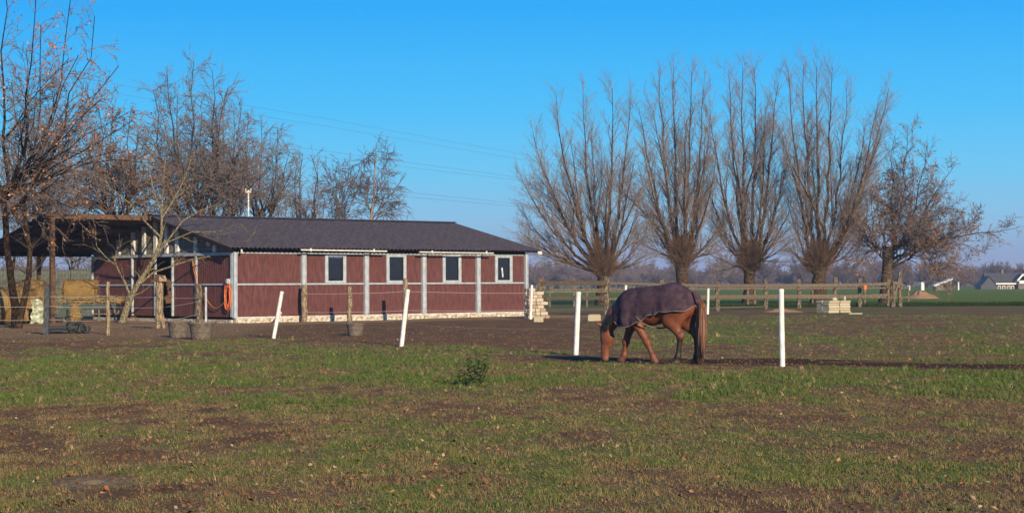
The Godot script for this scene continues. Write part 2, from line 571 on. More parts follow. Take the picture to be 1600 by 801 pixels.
# corrugated sheet: from (x0..x1) along x, eave (ze, ye) to ridge (zr, yr)
func sheet(x0: float, x1: float, ze: float, ye: float, zr: float, yr: float) -> MB:
	var mb := MB.new()
	var pitch := 0.2
	var steps := 8
	var m := roundi((x1 - x0) / pitch * steps)
	var up := Vector3(0, absf(ze - zr), (yr - ye) * signf(ze - zr)).normalized()
	for side in [0.0, -0.012]:
		var k0 := mb.v.size()
		for i in m + 1:
			var xx := lerpf(x0, x1, float(i) / m)
			var a := TAU * xx / pitch
			var hgt := sin(a) * 0.026
			var nn := (up - Vector3(1, 0, 0) * cos(a) * 0.026 * TAU / pitch).normalized() * (1.0 if side == 0.0 else -1.0)
			for q in 2:
				var p := Vector3(xx, ye, ze) if q == 0 else Vector3(xx, yr, zr)
				mb.vert(p + up * (hgt + side), nn)
		for i in m:
			var k := k0 + i * 2
			mb.ix.append_array(PackedInt32Array([k, k + 1, k + 2, k + 2, k + 1, k + 3]))
	for i in m:
		var a0 := i * 2
		var b0 := (m + 1) * 2 + i * 2
		mb.quad(mb.v[a0], mb.v[a0 + 2], mb.v[b0 + 2], mb.v[b0])
	return mb

func bar(p0: Vector3, p1: Vector3, w: float, h: float) -> MB:
	var mb := MB.new()
	var d := (p1 - p0)
	var L := d.length()
	var x := d / L
	var up := Vector3.UP if absf(x.y) < 0.9 else Vector3(0, 0, 1)
	var zz := x.cross(up).normalized()
	var yy := zz.cross(x)
	mb.cbox((p0 + p1) * 0.5, Vector3(L, h, w), minf(0.008, minf(w, h) * 0.25), Basis(x, yy, zz))
	return mb

func build_stable() -> void:
	var A := gp(365, 504)
	var B := gp(822, 494)
	A.y = 0.1; B.y = 0.1
	st_u = (B - A).normalized()
	st_n = st_u.cross(Vector3.UP)
	st_len = A.distance_to(B)
	st = thing("stable", "long dark red clad horse stable with grey corrugated roof and pale blue trim", "stable", A, "", atan2(-st_u.z, st_u.x))
	var top := wall_hit(365, 393).y
	var topr := wall_hit(822, 398).y
	var ridge_p := at(695, 348, (B + (-st_n) * GW * 0.5).z * -1.0)
	print("stable A ", A, " B ", B, " len ", st_len, " turn ", rad_to_deg(st.rotation.y), " top ", top, " ", topr, " ridge ", ridge_p.y - 0.1)
	print("eave ", wall_hit(370, 385, 0.45).y, " ", wall_hit(840, 391, 0.45))
	top = (top + topr) * 0.5
	var Hr := ridge_p.y - 0.1
	var zr := -GW * 0.5
	var He := 2.86
	var rs := (Hr - He) / (GW * 0.5 + 0.5)
	var I := Transform3D.IDENTITY
	var base := 0.21
	# floor, plinth
	var fl := MB.new()
	fl.box(Vector3(st_len * 0.5, 0.03, zr), Vector3(st_len - 0.2, 0.06, GW - 0.2))
	part("floor_slab", fl, M.inside, st)
	# plinth of rough rendered stones along the front and the gable
	var xx := 0.0
	while xx < st_len:
		var w := minf(rng.randf_range(0.5, 0.95), st_len - xx)
		if st_len - xx - w < 0.3: w = st_len - xx
		var mb := MB.new()
		var hgt := base - 0.02 + rng.randf_range(-0.02, 0.015)
		mb.cbox(Vector3(xx + w * 0.5, hgt * 0.5 - 0.12, 0.03 + rng.randf_range(-0.012, 0.02)), Vector3(w - 0.006, hgt + 0.24, 0.2), 0.02)
		part("plinth_stone", mb, M.plinth, st)
		xx += w
	var gpl := MB.new()
	gpl.box(Vector3(0.02, base * 0.5 - 0.15, zr), Vector3(0.16, base + 0.1, GW - 0.2))
	part("gable_plinth", gpl, M.plinth, st)
	# bays
	var bay := [0.0]
	for px in [473.0, 571.0, 661.0, 746.0]:
		bay.append(wall_hit(px, 440).x)
	bay.append(st_len)
	print("bays ", bay)
	var rail_y := wall_hit(600, 443).y
	var win := [[507, 540], [603, 634], [691, 720], [773, 800]]
	for k in 5:
		var x0: float = bay[k] + 0.11
		var x1: float = bay[k + 1] - 0.11
		part("wall_panel", cladding(x0, x1, base, rail_y - 0.035, I), M.red, st)
		if k == 0:
			part("wall_panel", cladding(x0, x1, rail_y + 0.035, top - 0.06, I), M.red, st)
			continue
		var wx0 := wall_hit(win[k - 1][0], 420).x
		var wx1 := wall_hit(win[k - 1][1], 420).x
		part("wall_panel", cladding(x0, wx0, rail_y + 0.035, top - 0.06, I), M.red, st)
		part("wall_panel", cladding(wx1, x1, rail_y + 0.035, top - 0.06, I), M.red, st)
		var wn := Node3D.new()
		wn.name = numbered(st, "window")
		st.add_child(wn, true)
		var f := 0.15
		var y0 := rail_y + 0.036
		var y1 := top - 0.061
		for q in [[wx0, wx0 + f], [wx1 - f, wx1]]:
			var mb := MB.new()
			mb.cbox(Vector3((q[0] + q[1]) * 0.5, (y0 + y1) * 0.5, 0.015), Vector3(q[1] - q[0] - 0.002, y1 - y0, 0.07), 0.01)
			part("frame_stile", mb, M.galv, wn)
		for q in [[y0, y0 + 0.09], [y1 - 0.09, y1]]:
			var mb := MB.new()
			mb.cbox(Vector3((wx0 + wx1) * 0.5, (q[0] + q[1]) * 0.5, 0.012), Vector3(wx1 - wx0 - 2 * f, q[1] - q[0] - 0.002, 0.06), 0.01)
			part("frame_bar", mb, M.galv, wn)
		for q in [[wx0 + f, wx0 + f + 0.035], [wx1 - f - 0.035, wx1 - f]]:
			var sash := MB.new()
			sash.box(Vector3((q[0] + q[1]) * 0.5, (y0 + y1) * 0.5, -0.005), Vector3(0.033, y1 - y0 - 0.19, 0.04))
			part("sash", sash, M.dark_wood, wn)
		var gl := MB.new()
		gl.box(Vector3((wx0 + wx1) * 0.5, (y0 + y1) * 0.5, -0.01), Vector3(wx1 - wx0 - 2 * f - 0.07, y1 - y0 - 0.19, 0.006))
		part("pane", gl, M.glass, wn)
		if k == 4:
			var sk := MB.new()
			var cx := (wx0 + wx1) * 0.5
			sk.cbox(Vector3(cx - 0.08, y0 + 0.42, 0.02), Vector3(0.07, 0.42, 0.03), 0.006, Basis(Vector3(0, 0, 1), 0.12))
			part("window_stay", sk, M.white_trim, wn)
	# posts and rails of the long wall
	for k in 6:
		var mb := MB.new()
		var pw := 0.2 if k > 0 and k < 5 else 0.16
		var cx: float = bay[k]
		if k == 0: cx += 0.02
		if k == 5: cx -= 0.02
		mb.cbox(Vector3(cx, (base + top) * 0.5 - 0.02, 0.02), Vector3(pw, top - base + 0.04, 0.12), 0.012)
		# raised flanges of the channel
		for s in [-1, 1]:
			mb.box(Vector3(cx + s * (pw * 0.5 - 0.018), (base + top) * 0.5 - 0.02, 0.092), Vector3(0.03, top - base + 0.03, 0.03))
		part("wall_post", mb, M.galv, st)
	for k in 5:
		var x0: float = bay[k] + 0.112
		var x1: float = bay[k + 1] - 0.112
		var mb := MB.new()
		mb.cbox(Vector3((x0 + x1) * 0.5, rail_y, 0.012), Vector3(x1 - x0, 0.068, 0.07), 0.01)
		part("wall_rail", mb, M.galv, st)
		mb = MB.new()
		mb.cbox(Vector3((x0 + x1) * 0.5, top - 0.03, 0.012), Vector3(x1 - x0, 0.058, 0.06), 0.01)
		part("top_rail", mb, M.galv, st)
		mb = MB.new()
		mb.cbox(Vector3((x0 + x1) * 0.5, base - 0.02, 0.07), Vector3(x1 - x0, 0.05, 0.07), 0.01)
		part("sill_rail", mb, M.white_trim, st)
	# far end wall, rear wall
	var TR := Transform3D(Basis(Vector3.UP, PI / 2), Vector3(st_len, 0, 0))
	part("end_wall", cladding(0.09, GW, 0.0, top, TR), M.red, st)
	var egt := MB.new()
	for q in [st_len - 0.03, st_len - 0.07]:
		egt.quad(Vector3(q, top, 0), Vector3(q, He + rs * 0.5 - 0.04, 0), Vector3(q, Hr - 0.04, zr), Vector3(q, top, zr))
		egt.quad(Vector3(q, top, zr), Vector3(q, Hr - 0.04, zr), Vector3(q, He + rs * 0.5 - 0.04, -GW), Vector3(q, top, -GW))
	part("end_gable", egt, M.red, st)
	var rw := MB.new()
	rw.box(Vector3(st_len * 0.5, top * 0.5, -GW + 0.05), Vector3(st_len - 0.05, top, 0.08))
	part("rear_wall", rw, M.red, st)
	# gable wall facing the yard: local z from 0 to -GW, outward -x
	var TG := Transform3D(Basis(Vector3.UP, -PI / 2), Vector3(0, 0, 0))   # local x of the panel runs along -... 
	var gz := []
	for px in [363.0, 307.0, 270.0, 243.0, 207.0]:
		gz.append(-gable_hit(px, 440).z)
	gz[0] = 0.08
	gz.append(GW)
	print("gable posts ", gz)
	for k in 5:
		if k == 2:
			continue      # the doorway
		var a: float = gz[k] + 0.05
		var b: float = gz[k + 1] - 0.05
		# panel x = -z: basis turns +x to -z and +z to -x
		var T := Transform3D(Basis(Vector3(0, 0, -1), Vector3.UP, Vector3(-1, 0, 0)), Vector3(0, 0, 0))
		part("wall_panel", cladding(a, b, base, rail_y - 0.035, T), M.red, st)
		part("wall_panel", cladding(a, b, rail_y + 0.035, top - 0.12, T), M.red, st)
		var mb := MB.new()
		mb.cbox(Vector3(-0.01, rail_y, -(a + b) * 0.5), Vector3(0.07, 0.068, b - a), 0.01)
		part("wall_rail", mb, M.galv, st)
	for k in range(0, 6):
		var mb := MB.new()
		var wdt := 0.14 if k == 0 else 0.095
		mb.cbox(Vector3(-0.03, (base + top - 0.12) * 0.5, -gz[k]), Vector3(0.09, top - 0.12 - base, wdt), 0.01)
		part("wall_post", mb, M.galv, st)
	var lintel := MB.new()
	lintel.cbox(Vector3(-0.02, top - 0.06, zr), Vector3(0.12, 0.115, GW), 0.01)
	part("gable_beam", lintel, M.galv, st)
	# grey sheeting of the gable triangle with upright white battens
	var slope := (Hr - top) / (GW * 0.5)
	var gt := MB.new()
	var yw := He + rs * 0.5 - 0.04
	for q in [0.02, 0.06]:
		gt.quad(Vector3(q, top, 0), Vector3(q, yw, 0), Vector3(q, Hr - 0.04, zr), Vector3(q, top, zr))
		gt.quad(Vector3(q, top, zr), Vector3(q, Hr - 0.04, zr), Vector3(q, yw, -GW), Vector3(q, top, -GW))
	part("gable_sheet", gt, M.gable_grey, st)
	for q in [[185, 0.0, 1.0], [208, 0.0, 1.0], [225, 0.0, 1.0], [243, 0.0, 1.0], [260, 0.0, 1.0], [277, 0.0, 1.0], [306, 0.0, 0.9], [326, 0.45, 1.0], [336, 0.0, 0.8]]:
		var zz := gable_hit(q[0], 380).z
		var most: float = (Hr - 0.14 - absf(zz - zr) * rs) - top
		if most < 0.08: most = 0.1
		var y0: float = top + 0.01 + most * q[1]
		var y1: float = top + most * q[2]
		var mb := MB.new()
		mb.cbox(Vector3(-0.02, (y0 + y1) * 0.5, zz), Vector3(0.09, y1 - y0, 0.24), 0.012)
		part("gable_batten", mb, M.white_trim, st)
	# roof: the rear half runs on past the gable as a canopy
	var x0r := -0.45
	var x1r := st_len + 0.5
	var cnt := roundi((x1r - x0r) / 1.0)
	for k in cnt:
		var a := lerpf(x0r, x1r, float(k) / cnt)
		var b := lerpf(x0r, x1r, float(k + 1) / cnt)
		var o := part("roof_sheet", sheet(a, b, 0.5, He, zr, Hr), M.roof, st)
		o.position.y = 0.004 * (k % 2)
	var xc := -5.05
	var cnt2 := roundi((x1r - xc) / 1.0)
	for k in cnt2:
		var a := lerpf(xc, x1r, float(k) / cnt2)
		var b := lerpf(xc, x1r, float(k + 1) / cnt2)
		var o := part("roof_sheet", sheet(a, b, -GW - 0.5, He, zr, Hr), M.roof, st)
		o.position.y = 0.004 * (k % 2)
	var rc := MB.new()
	var prof := [Vector2(0.22, -0.03), Vector2(0.1, 0.03), Vector2(-0.1, 0.03), Vector2(-0.22, -0.03)]
	for q in 3:
		var p0: Vector2 = prof[q]
		var p1: Vector2 = prof[q + 1]
		rc.quad(Vector3(x0r, Hr + p0.y + 0.03, zr + p0.x), Vector3(x0r, Hr + p1.y + 0.03, zr + p1.x), Vector3(x1r, Hr + p1.y + 0.03, zr + p1.x), Vector3(x1r, Hr + p0.y + 0.03, zr + p0.x))
	part("ridge_cap", rc, M.ridge, st)
	# dark boarding under the front eave, purlins and rafters
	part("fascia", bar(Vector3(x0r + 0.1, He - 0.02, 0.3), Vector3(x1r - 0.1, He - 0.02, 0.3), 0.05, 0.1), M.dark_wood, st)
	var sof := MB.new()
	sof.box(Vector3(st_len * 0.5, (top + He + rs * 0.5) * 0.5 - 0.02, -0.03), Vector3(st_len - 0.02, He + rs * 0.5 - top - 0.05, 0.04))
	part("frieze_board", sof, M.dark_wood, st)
	for s in [-GW - 0.28]:
		part("purlin", bar(Vector3(xc if s < 0 else x0r + 0.1, He - 0.04, s), Vector3(x1r - 0.1, He - 0.04, s), 0.09, 0.12), M.dark_wood, st)
	for q in [0.25, 0.5, 0.75]:
		part("purlin", bar(Vector3(xc + 0.02, lerpf(Hr, He, q) - 0.1, lerpf(zr, -GW - 0.5, q)), Vector3(x1r - 0.1, lerpf(Hr, He, q) - 0.1, lerpf(zr, -GW - 0.5, q)), 0.08, 0.12), M.dark_wood, st)
	# canopy: brown ridge beam, rear beam, rafters and posts
	part("canopy_beam", bar(Vector3(xc, Hr - 0.1, zr + 0.06), Vector3(-0.3, Hr - 0.1, zr + 0.06), 0.12, 0.2), M.brown_wood, st)
	part("canopy_beam", bar(Vector3(xc, He - 0.1, -GW - 0.2), Vector3(0, He - 0.1, -GW - 0.2), 0.12, 0.18), M.dark_wood, st)
	for x in [xc + 0.15, -2.6]:
		part("rafter", bar(Vector3(x, Hr - 0.24, zr), Vector3(x, He - 0.06, -GW - 0.3), 0.1, 0.16), M.dark_wood, st)
	part("canopy_post", bar(Vector3(xc + 0.3, -0.15, zr + 0.05), Vector3(xc + 0.3, Hr - 0.2, zr + 0.05), 0.17, 0.17), M.brown_wood, st)
	for x in [xc + 0.3, -2.4]:
		part("canopy_post", bar(Vector3(x, -0.15, -GW - 0.2), Vector3(x, He - 0.19, -GW - 0.2), 0.14, 0.14), M.brown_wood, st)
	# gable rake boards
	part("rake_board", bar(Vector3(x0r + 0.02, He - 0.08, 0.45), Vector3(x0r + 0.02, Hr - 0.08, zr), 0.04, 0.14), M.dark_wood, st)
	part("rake_board", bar(Vector3(x1r - 0.02, He - 0.08, 0.45), Vector3(x1r - 0.02, Hr - 0.08, zr), 0.04, 0.14), M.dark_wood, st)
	# pale gutter lengths with brackets hung under the eave
	for q in [[470, 604, [485, 584], 391], [655, 771, [675, 760], 394.3]]:
		var a := wall_hit(q[0], q[3], 0.5)
		var b := wall_hit(q[1], q[3], 0.5)
		var yy := (a.y + b.y) * 0.5
		var mb := MB.new()
		mb.tube(PackedVector3Array([Vector3(a.x, yy, 0.5), Vector3(b.x, yy - 0.02, 0.5)]), PackedFloat32Array([0.032, 0.032]), 8)
		var gt2 := part("gutter_pipe", mb, M.white_trim, st)
		for px in q[2]:
			var m2 := MB.new()
			m2.cbox(Vector3(wall_hit(px, q[3], 0.5).x, yy + 0.005, 0.5), Vector3(0.06, 0.13, 0.08), 0.01)
			part("gutter_bracket", m2, M.white_trim, gt2)
	var ev := MB.new()
	ev.cbox(Vector3(st_len + 0.42, He - 0.1, 0.44), Vector3(0.22, 0.14, 0.1), 0.01)
	part("eave_end_board", ev, M.white_trim, st)
	# short pale stubs under the gable eave
	for px in [377.0]:
		var mb := MB.new()
		mb.cbox(wall_hit(px, 391, 0.3) + Vector3(0, -0.02, 0), Vector3(0.07, 0.16, 0.06), 0.01)
		part("gutter_bracket", mb, M.white_trim, st)

	# door leaf standing slid behind the next panel: dark interior partition
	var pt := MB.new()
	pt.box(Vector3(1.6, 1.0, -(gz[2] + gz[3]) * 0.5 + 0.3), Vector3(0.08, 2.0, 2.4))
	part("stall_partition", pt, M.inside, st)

	# things hung on the gable: hose coil on a hook, rope
	var hk := gable_hit(356, 462, -0.12)
	var hose := thing("hose_coil", "orange hose coiled on a hook by the corner of the gable wall", "hose", st.global_transform * hk, "", st.rotation.y)
	var hp := PackedVector3Array()
	var hr := PackedFloat32Array()
	for k in 121:
		var a := TAU * k / 20.0
		var rr := 0.27 + 0.07 * sin(k * 0.27) + 0.03 * sin(k * 1.7)
		var ww := 0.55 + 0.05 * sin(k * 0.21)
		hp.append(Vector3(-0.02 * sin(k * 0.4) - 0.02, sin(a) * rr * 1.75 + 0.02 * cos(k * 0.5), cos(a) * rr * ww * 1.25))
		hr.append(0.0105)
	var hm := MB.new()
	hm.tube(hp, hr, 6)
	part("coil", hm, M.hose, hose)
	var tl := MB.new()
	var tp := PackedVector3Array()
	for k in 13:
		var t := k / 12.0
		tp.append(Vector3(-0.02, lerpf(-0.25, 0.1, t * t) - sin(t * PI) * 0.3, lerpf(-0.25, -1.7, t)))
	var tr := PackedFloat32Array()
	for k in 13: tr.append(0.018)
	tl.tube(tp, tr, 6)
	part("loose_end", tl, M.rope, hose)
	var hkm := MB.new()
	hkm.cbox(Vector3(0.0, 0.55, 0), Vector3(0.16, 0.2, 0.14), 0.02)
	part("hook", hkm, M.galv, hose)
	var rp := gable_hit(302, 405, -0.1)
	var rope := thing("hanging_rope", "orange brown rope hanging from a gable post of the stable", "rope", st.global_transform * rp, "", st.rotation.y)
	var rm := MB.new()
	rm.tube(PackedVector3Array([Vector3(0, 0, -0.1), Vector3(-0.02, -0.4, 0.02), Vector3(-0.01, -0.75, 0.17), Vector3(0, -0.95, 0.2)]), PackedFloat32Array([0.02, 0.022, 0.022, 0.02]), 5)
	rm.tube(PackedVector3Array([Vector3(0, 0, -0.1), Vector3(0.0, -0.3, 0.06), Vector3(0.01, -0.7, 0.19), Vector3(0, -0.9, 0.2)]), PackedFloat32Array([0.018, 0.018, 0.018, 0.018]), 5)
	part("strand", rm, M.rope, rope)

	# lamp pole behind the ridge
	var lp := gat(388, 92.0)
	var pole := thing("lamp_pole", "pale pole with a small crossarm rising behind the stable ridge", "pole", lp)
	var ph := at(388, 297, 92.0).y - lp.y
	var pm := MB.new()
	pm.tube(PackedVector3Array([Vector3(0, -0.3, 0), Vector3(0, ph, 0)]), PackedFloat32Array([0.065, 0.045]), 8)
	part("shaft", pm, M.white_trim, pole)
	pm = MB.new()
	pm.cbox(Vector3(0, ph - 0.1, 0.02), Vector3(0.3, 0.09, 0.12), 0.02)
	part("crossarm", pm, M.white_trim, pole)
	for s in [-1, 1]:
		pm = MB.new()
		pm.lathe(Vector3(s * 0.13, ph - 0.04, 0.02), [[0.0, 0.14], [0.025, 0.12], [0.03, 0.06], [0.025, 0.0]], 8)
		part("insulator", pm, M.white_trim, pole)
	print("stable done")

# ------------------------------------------------------------------ yard on the left
func round_bale(r: float, L: float, sd: int) -> Array:
	# axis along local x, resting on y = 0: returns [body, straw]
	var f := FastNoiseLite.new()
	f.seed = sd; f.frequency = 1.4
	var mb := MB.new()
	var N := 36
	var rings := [[0.0, -0.5], [0.55, -0.5], [0.88, -0.495], [1.0, -0.45], [1.02, -0.25], [1.0, 0.0], [1.02, 0.25], [1.0, 0.45], [0.88, 0.495], [0.55, 0.5], [0.0, 0.5]]
	for q in rings:
		for k in N:
			var a := TAU * k / N
			var d := Vector3(0, cos(a), sin(a))
			var rr: float = r * q[0]
			var p := d * rr + Vector3(q[1] * L, 0, 0)
			var w := f.get_noise_3dv(p * 2.0) * 0.07
			p += d * w * q[0] + Vector3(f.get_noise_3dv(p * 3.0 + Vector3(9, 0, 0)) * 0.05 * signf(q[1]), 0, 0)
			p.y = maxf(p.y, -r * 0.94)
			mb.v.append(p + Vector3(0, r * 0.94, 0)); mb.c.append(Color(1, 1, 1)); mb.n.append(Vector3.ZERO)
	for i in rings.size() - 1:
		for k in N:
			var k2 := (k + 1) % N
			var a := i * N + k
			var b := i * N + k2
			for t in [[a, a + N, b], [b, a + N, b + N]]:
				mb.ix.append_array(PackedInt32Array([t[0], t[1], t[2]]))
				var nn: Vector3 = (mb.v[t[2]] - mb.v[t[0]]).cross(mb.v[t[1]] - mb.v[t[0]])
				for q in 3: mb.n[t[q]] += nn
	for k in mb.n.size():
		mb.n[k] = mb.n[k].normalized() if mb.n[k].length() > 1e-9 else Vector3(signf(mb.v[k].x), 0, 0)
	var s := MB.new()
	var g := RandomNumberGenerator.new()
	g.seed = sd
	for k in 900:
		var i := g.randi_range(0, mb.v.size() - 1)
		var p: Vector3 = mb.v[i] + Vector3(g.randf_range(-0.1, 0.1), g.randf_range(-0.1, 0.1), g.randf_range(-0.1, 0.1)) * 0.8
		var d := (mb.n[i] * 0.5 + Vector3(g.randf_range(-1, 1), g.randf_range(-1, 0.6), g.randf_range(-1, 1))).normalized()
		s.twig(p, p + d * g.randf_range(0.08, 0.2), 0.006, 0.003)
	return [mb, s]

func crumple(sz: Vector2, amp: float, sd: int, nxx: int, nyy: int) -> MB:
	# crumpled sheet hanging in the local xy plane, y from 0 up, with thickness
	var f := FastNoiseLite.new()
	f.seed = sd; f.frequency = 1.0; f.fractal_octaves = 3
	var mb := MB.new()
	for side in [0.0, 0.02]:
		for j in nyy:
			for i in nxx:
				var x0 := lerpf(-sz.x * 0.5, sz.x * 0.5, float(i) / nxx)
				var x1 := lerpf(-sz.x * 0.5, sz.x * 0.5, float(i + 1) / nxx)
				var y0 := sz.y * j / nyy
				var y1 := sz.y * (j + 1) / nyy
				var P := func(x: float, y: float) -> Vector3:
					var w := 1.0 - 0.35 * y / sz.y
					return Vector3(x * w + f.get_noise_2d(y * 3.0, x) * 0.12, y + f.get_noise_2d(x * 2.0 + 5.0, y) * 0.05, f.get_noise_2d(x * 2.0, y * 2.0) * amp - side)
				mb.quad(P.call(x0, y0), P.call(x0, y1), P.call(x1, y1), P.call(x1, y0))
	return mb

func tub(called: String, label: String, p: Vector3, r: float, h: float, m: Material) -> Node3D:
	var o := thing(called, label, "tub", p, "")
	var mb := MB.new()
	mb.lathe(Vector3(0, 0, 0), [[0.0, 0.0], [r * 0.78, 0.0], [r * 0.80, 0.02], [r * 0.97, h - 0.06], [r * 0.94, h - 0.06], [r * 0.76, 0.04], [0.0, 0.04]], 28)
	part("wall", mb, m, o)
	mb = MB.new()
	mb.lathe(Vector3(0, 0, 0), [[r * 0.94, h - 0.055], [r * 1.05, h - 0.06], [r * 1.07, h - 0.03], [r * 1.05, h], [r * 0.95, h], [r * 0.94, h - 0.055]], 28)
	part("rim", mb, m, o)
	for s in [-1, 1]:
		mb = MB.new()
		mb.tube(PackedVector3Array([Vector3(s * r * 1.05, h - 0.03, -0.07), Vector3(s * (r * 1.05 + 0.05), h + 0.01, -0.04), Vector3(s * (r * 1.05 + 0.05), h + 0.01, 0.04), Vector3(s * r * 1.05, h - 0.03, 0.07)]), PackedFloat32Array([0.012, 0.012, 0.012, 0.012]), 6)
		part("handle", mb, m, o)
	return o

# a weathered post with an uneven outline between a base point and a top point
func old_post(p0: Vector3, p1: Vector3, w: float, sd: int, fork := false) -> MB:
	var f := FastNoiseLite.new()
	f.seed = sd; f.frequency = 2.5
	var mb := MB.new()
	var N := 10
	var rows := 9
	for j in rows:
		var t := float(j) / (rows - 1)
		var ce := p0.lerp(p1, t) + Vector3(f.get_noise_1d(t * 1.2), 0, f.get_noise_1d(t + 8.0)) * 0.04
		for k in N:
			var a := TAU * k / N
			var rr := w * 0.5 * (1.0 + 0.22 * f.get_noise_2d(k * 0.4, t * 0.8) + 0.07 * f.get_noise_2d(k * 2.0, t * 3.0))
			if j == rows - 1: rr *= 0.86
			var p := ce + Vector3(cos(a), 0, sin(a) * 0.85) * rr
			if j == rows - 1: p.y += f.get_noise_2d(k * 0.9, 5.0) * 0.07
			mb.v.append(p); mb.c.append(Color(1, 1, 1)); mb.n.append(Vector3(cos(a), 0.1, sin(a)).normalized())
	for j in rows - 1:
		for k in N:
			var k2 := (k + 1) % N
			var a := j * N + k
			var b := j * N + k2
			mb.ix.append_array(PackedInt32Array([a, b, a + N, b, b + N, a + N]))
	var kk := (rows - 1) * N
	for k in range(1, N - 1):
		mb.tri(mb.v[kk], mb.v[kk + k], mb.v[kk + k + 1])
	return mb

func wire(called: String, label: String, pts: Array, sag: float, r: float, m: Material) -> void:
	var o := MB.new()
	var pp := PackedVector3Array()
	var rr := PackedFloat32Array()
	for i in pts.size() - 1:
		for k in 7:
			var t := k / 6.0
			if k == 6 and i < pts.size() - 2: continue
			var p: Vector3 = pts[i].lerp(pts[i + 1], t)
			p.y -= sin(t * PI) * sag
			pp.append(p); rr.append(r)
	o.tube(pp, rr, 4)
	var w := part(called, o, m)
	tag(w, label, "wire")

func build_left_yard() -> void:
	# green grey corrugated panels behind the canopy
	var pf := gat(-20, 86.0)
	var pe := gat(142, 86.0)
	var fence := thing("panel_fence", "grey green ribbed metal panel fence behind the open canopy", "fence", pf)
	var dirv := (pe - pf)
	var cnt := 5
	var ptop := at(60, 422, 86.0).y
	for k in cnt:
		var a := dirv * (float(k) / cnt)
		var b := dirv * (float(k + 1) / cnt)
		var mb := MB.new()
		var ribs := 14
		for q in ribs * 2:
			var t0 := lerpf(0.01, 0.99, float(q) / (ribs * 2))
			var t1 := lerpf(0.01, 0.99, float(q + 1) / (ribs * 2))
			var za := 0.02 if q % 2 == 0 else -0.02
			var p0 := a.lerp(b, t0) + Vector3(0, 0, za)
			var p1 := a.lerp(b, t1) + Vector3(0, 0, -za)
			var up := Vector3(0, ptop - pf.y + (0.06 if k % 2 == 0 else 0.0), 0)
			mb.quad(p0 + Vector3(0, -0.1, 0), p0 + up, p1 + up, p1 + Vector3(0, -0.1, 0))
		part("panel", mb, M.panel_green, fence)
		part("fence_post", bar(a + Vector3(0, -0.2, -0.08), a + Vector3(0, ptop - pf.y - 0.05, -0.08), 0.08, 0.08), M.dark_wood, fence)

	# round bales
	var bl := gat(47, 69.5)
	var b1 := thing("round_bale", "large round straw bale standing left of the canopy post", "bale", bl, "round straw bales", -1.0)
	var ar := round_bale(0.86, 1.3, 31)
	part("body", ar[0], M.hay, b1)
	var s1 := part("loose_straw", ar[1], M.hay_straw, b1); s1.set_meta("kind", "stuff")
	var bl2 := gat(2, 68.0)
	var b2 := thing("round_bale", "round straw bale seen behind the dark forked tree trunk", "bale", bl2, "round straw bales", 0.4)
	ar = round_bale(0.72, 1.25, 32)
	part("body", ar[0], M.hay, b2)
	var s2 := part("loose_straw", ar[1], M.hay_straw, b2); s2.set_meta("kind", "stuff")
	# feed rack with straw on it
	var fr := gat(143, 72.5)
	var rack := thing("feed_rack", "low dark green metal feed rack under the canopy", "feed rack", fr, "", 0.06)
	var mb2 := MB.new()
	mb2.cbox(Vector3(0, 0.62, 0), Vector3(2.1, 0.28, 1.0), 0.02)
	part("tray", mb2, M.green_metal, rack)
	for q in [[-0.98, 0.45], [0.98, 0.45], [-0.98, -0.45], [0.98, -0.45], [0.35, 0.45]]:
		part("leg", bar(Vector3(q[0], -0.05, q[1]), Vector3(q[0], 0.95, q[1]), 0.06, 0.06), M.panel_green, rack)
	for z in [0.45, -0.45]:
		part("rail", bar(Vector3(-0.95, 0.92, z), Vector3(0.95, 0.92, z), 0.05, 0.05), M.panel_green, rack)
		part("rail", bar(Vector3(-0.95, 0.3, z), Vector3(0.95, 0.3, z), 0.05, 0.05), M.panel_green, rack)
	var b3 := thing("round_bale", "ochre straw bale lying on the dark feed rack", "bale", fr + Vector3(-0.5, 0.76, 0), "round straw bales", 0.15)
	ar = round_bale(0.47, 1.25, 33)
	part("body", ar[0], M.hay, b3)
	var s3 := part("loose_straw", ar[1], M.hay_straw, b3); s3.set_meta("kind", "stuff")
	# loose straw hanging over the rack
	var ls := MB.new()
	for k in 1500:
		var x := rng.randf_range(-1.15, 1.2)
		var p := Vector3(x, 0.78 + absf(rng.randfn(0, 0.07)), rng.randf_range(-0.3, 0.55))
		if rng.randf() < 0.2:
			p = Vector3(rng.randfn(-0.55, 0.08), rng.randf_range(0.05, 0.75), 0.54)
		var d := Vector3(rng.randf_range(-1, 1), rng.randf_range(-0.6, 0.4), rng.randf_range(-1, 1)).normalized()
		ls.twig(p, p + d * rng.randf_range(0.1, 0.26), 0.009, 0.004)
	var lo := part("straw_litter", ls, M.hay_straw)
	lo.position = fr
	tag(lo, "loose straw spilling over the edge of the feed rack", "straw", "", "stuff")
	# second low trough by the bale
	var tr := gat(84, 70.5)
	var tro := thing("water_trough", "small dark teal trough beside the large straw bale", "trough", tr, "", 0.1)
	var mt := MB.new()
	for q in [[0, 0.36, 0.28, 1.0, 0.34, 0.03], [0, 0.36, -0.28, 1.0, 0.34, 0.03]]:
		mt.cbox(Vector3(q[0], q[1], q[2]), Vector3(q[3], q[4], q[5]), 0.01)
	part("long_side", mt, M.green_metal, tro)
	mt = MB.new()
	mt.box(Vector3(0, 0.21, 0), Vector3(0.99, 0.03, 0.52))
	part("bottom", mt, M.green_metal, tro)
	for s in [-1, 1]:
		mt = MB.new()
		mt.cbox(Vector3(s * 0.485, 0.36, 0), Vector3(0.03, 0.3, 0.525), 0.008)
		part("end_plate", mt, M.green_metal, tro)
		for z in [-0.2, 0.2]:
			part("leg", bar(Vector3(s * 0.4, -0.05, z), Vector3(s * 0.4, 0.2, z), 0.05, 0.05), M.panel_green, tro)
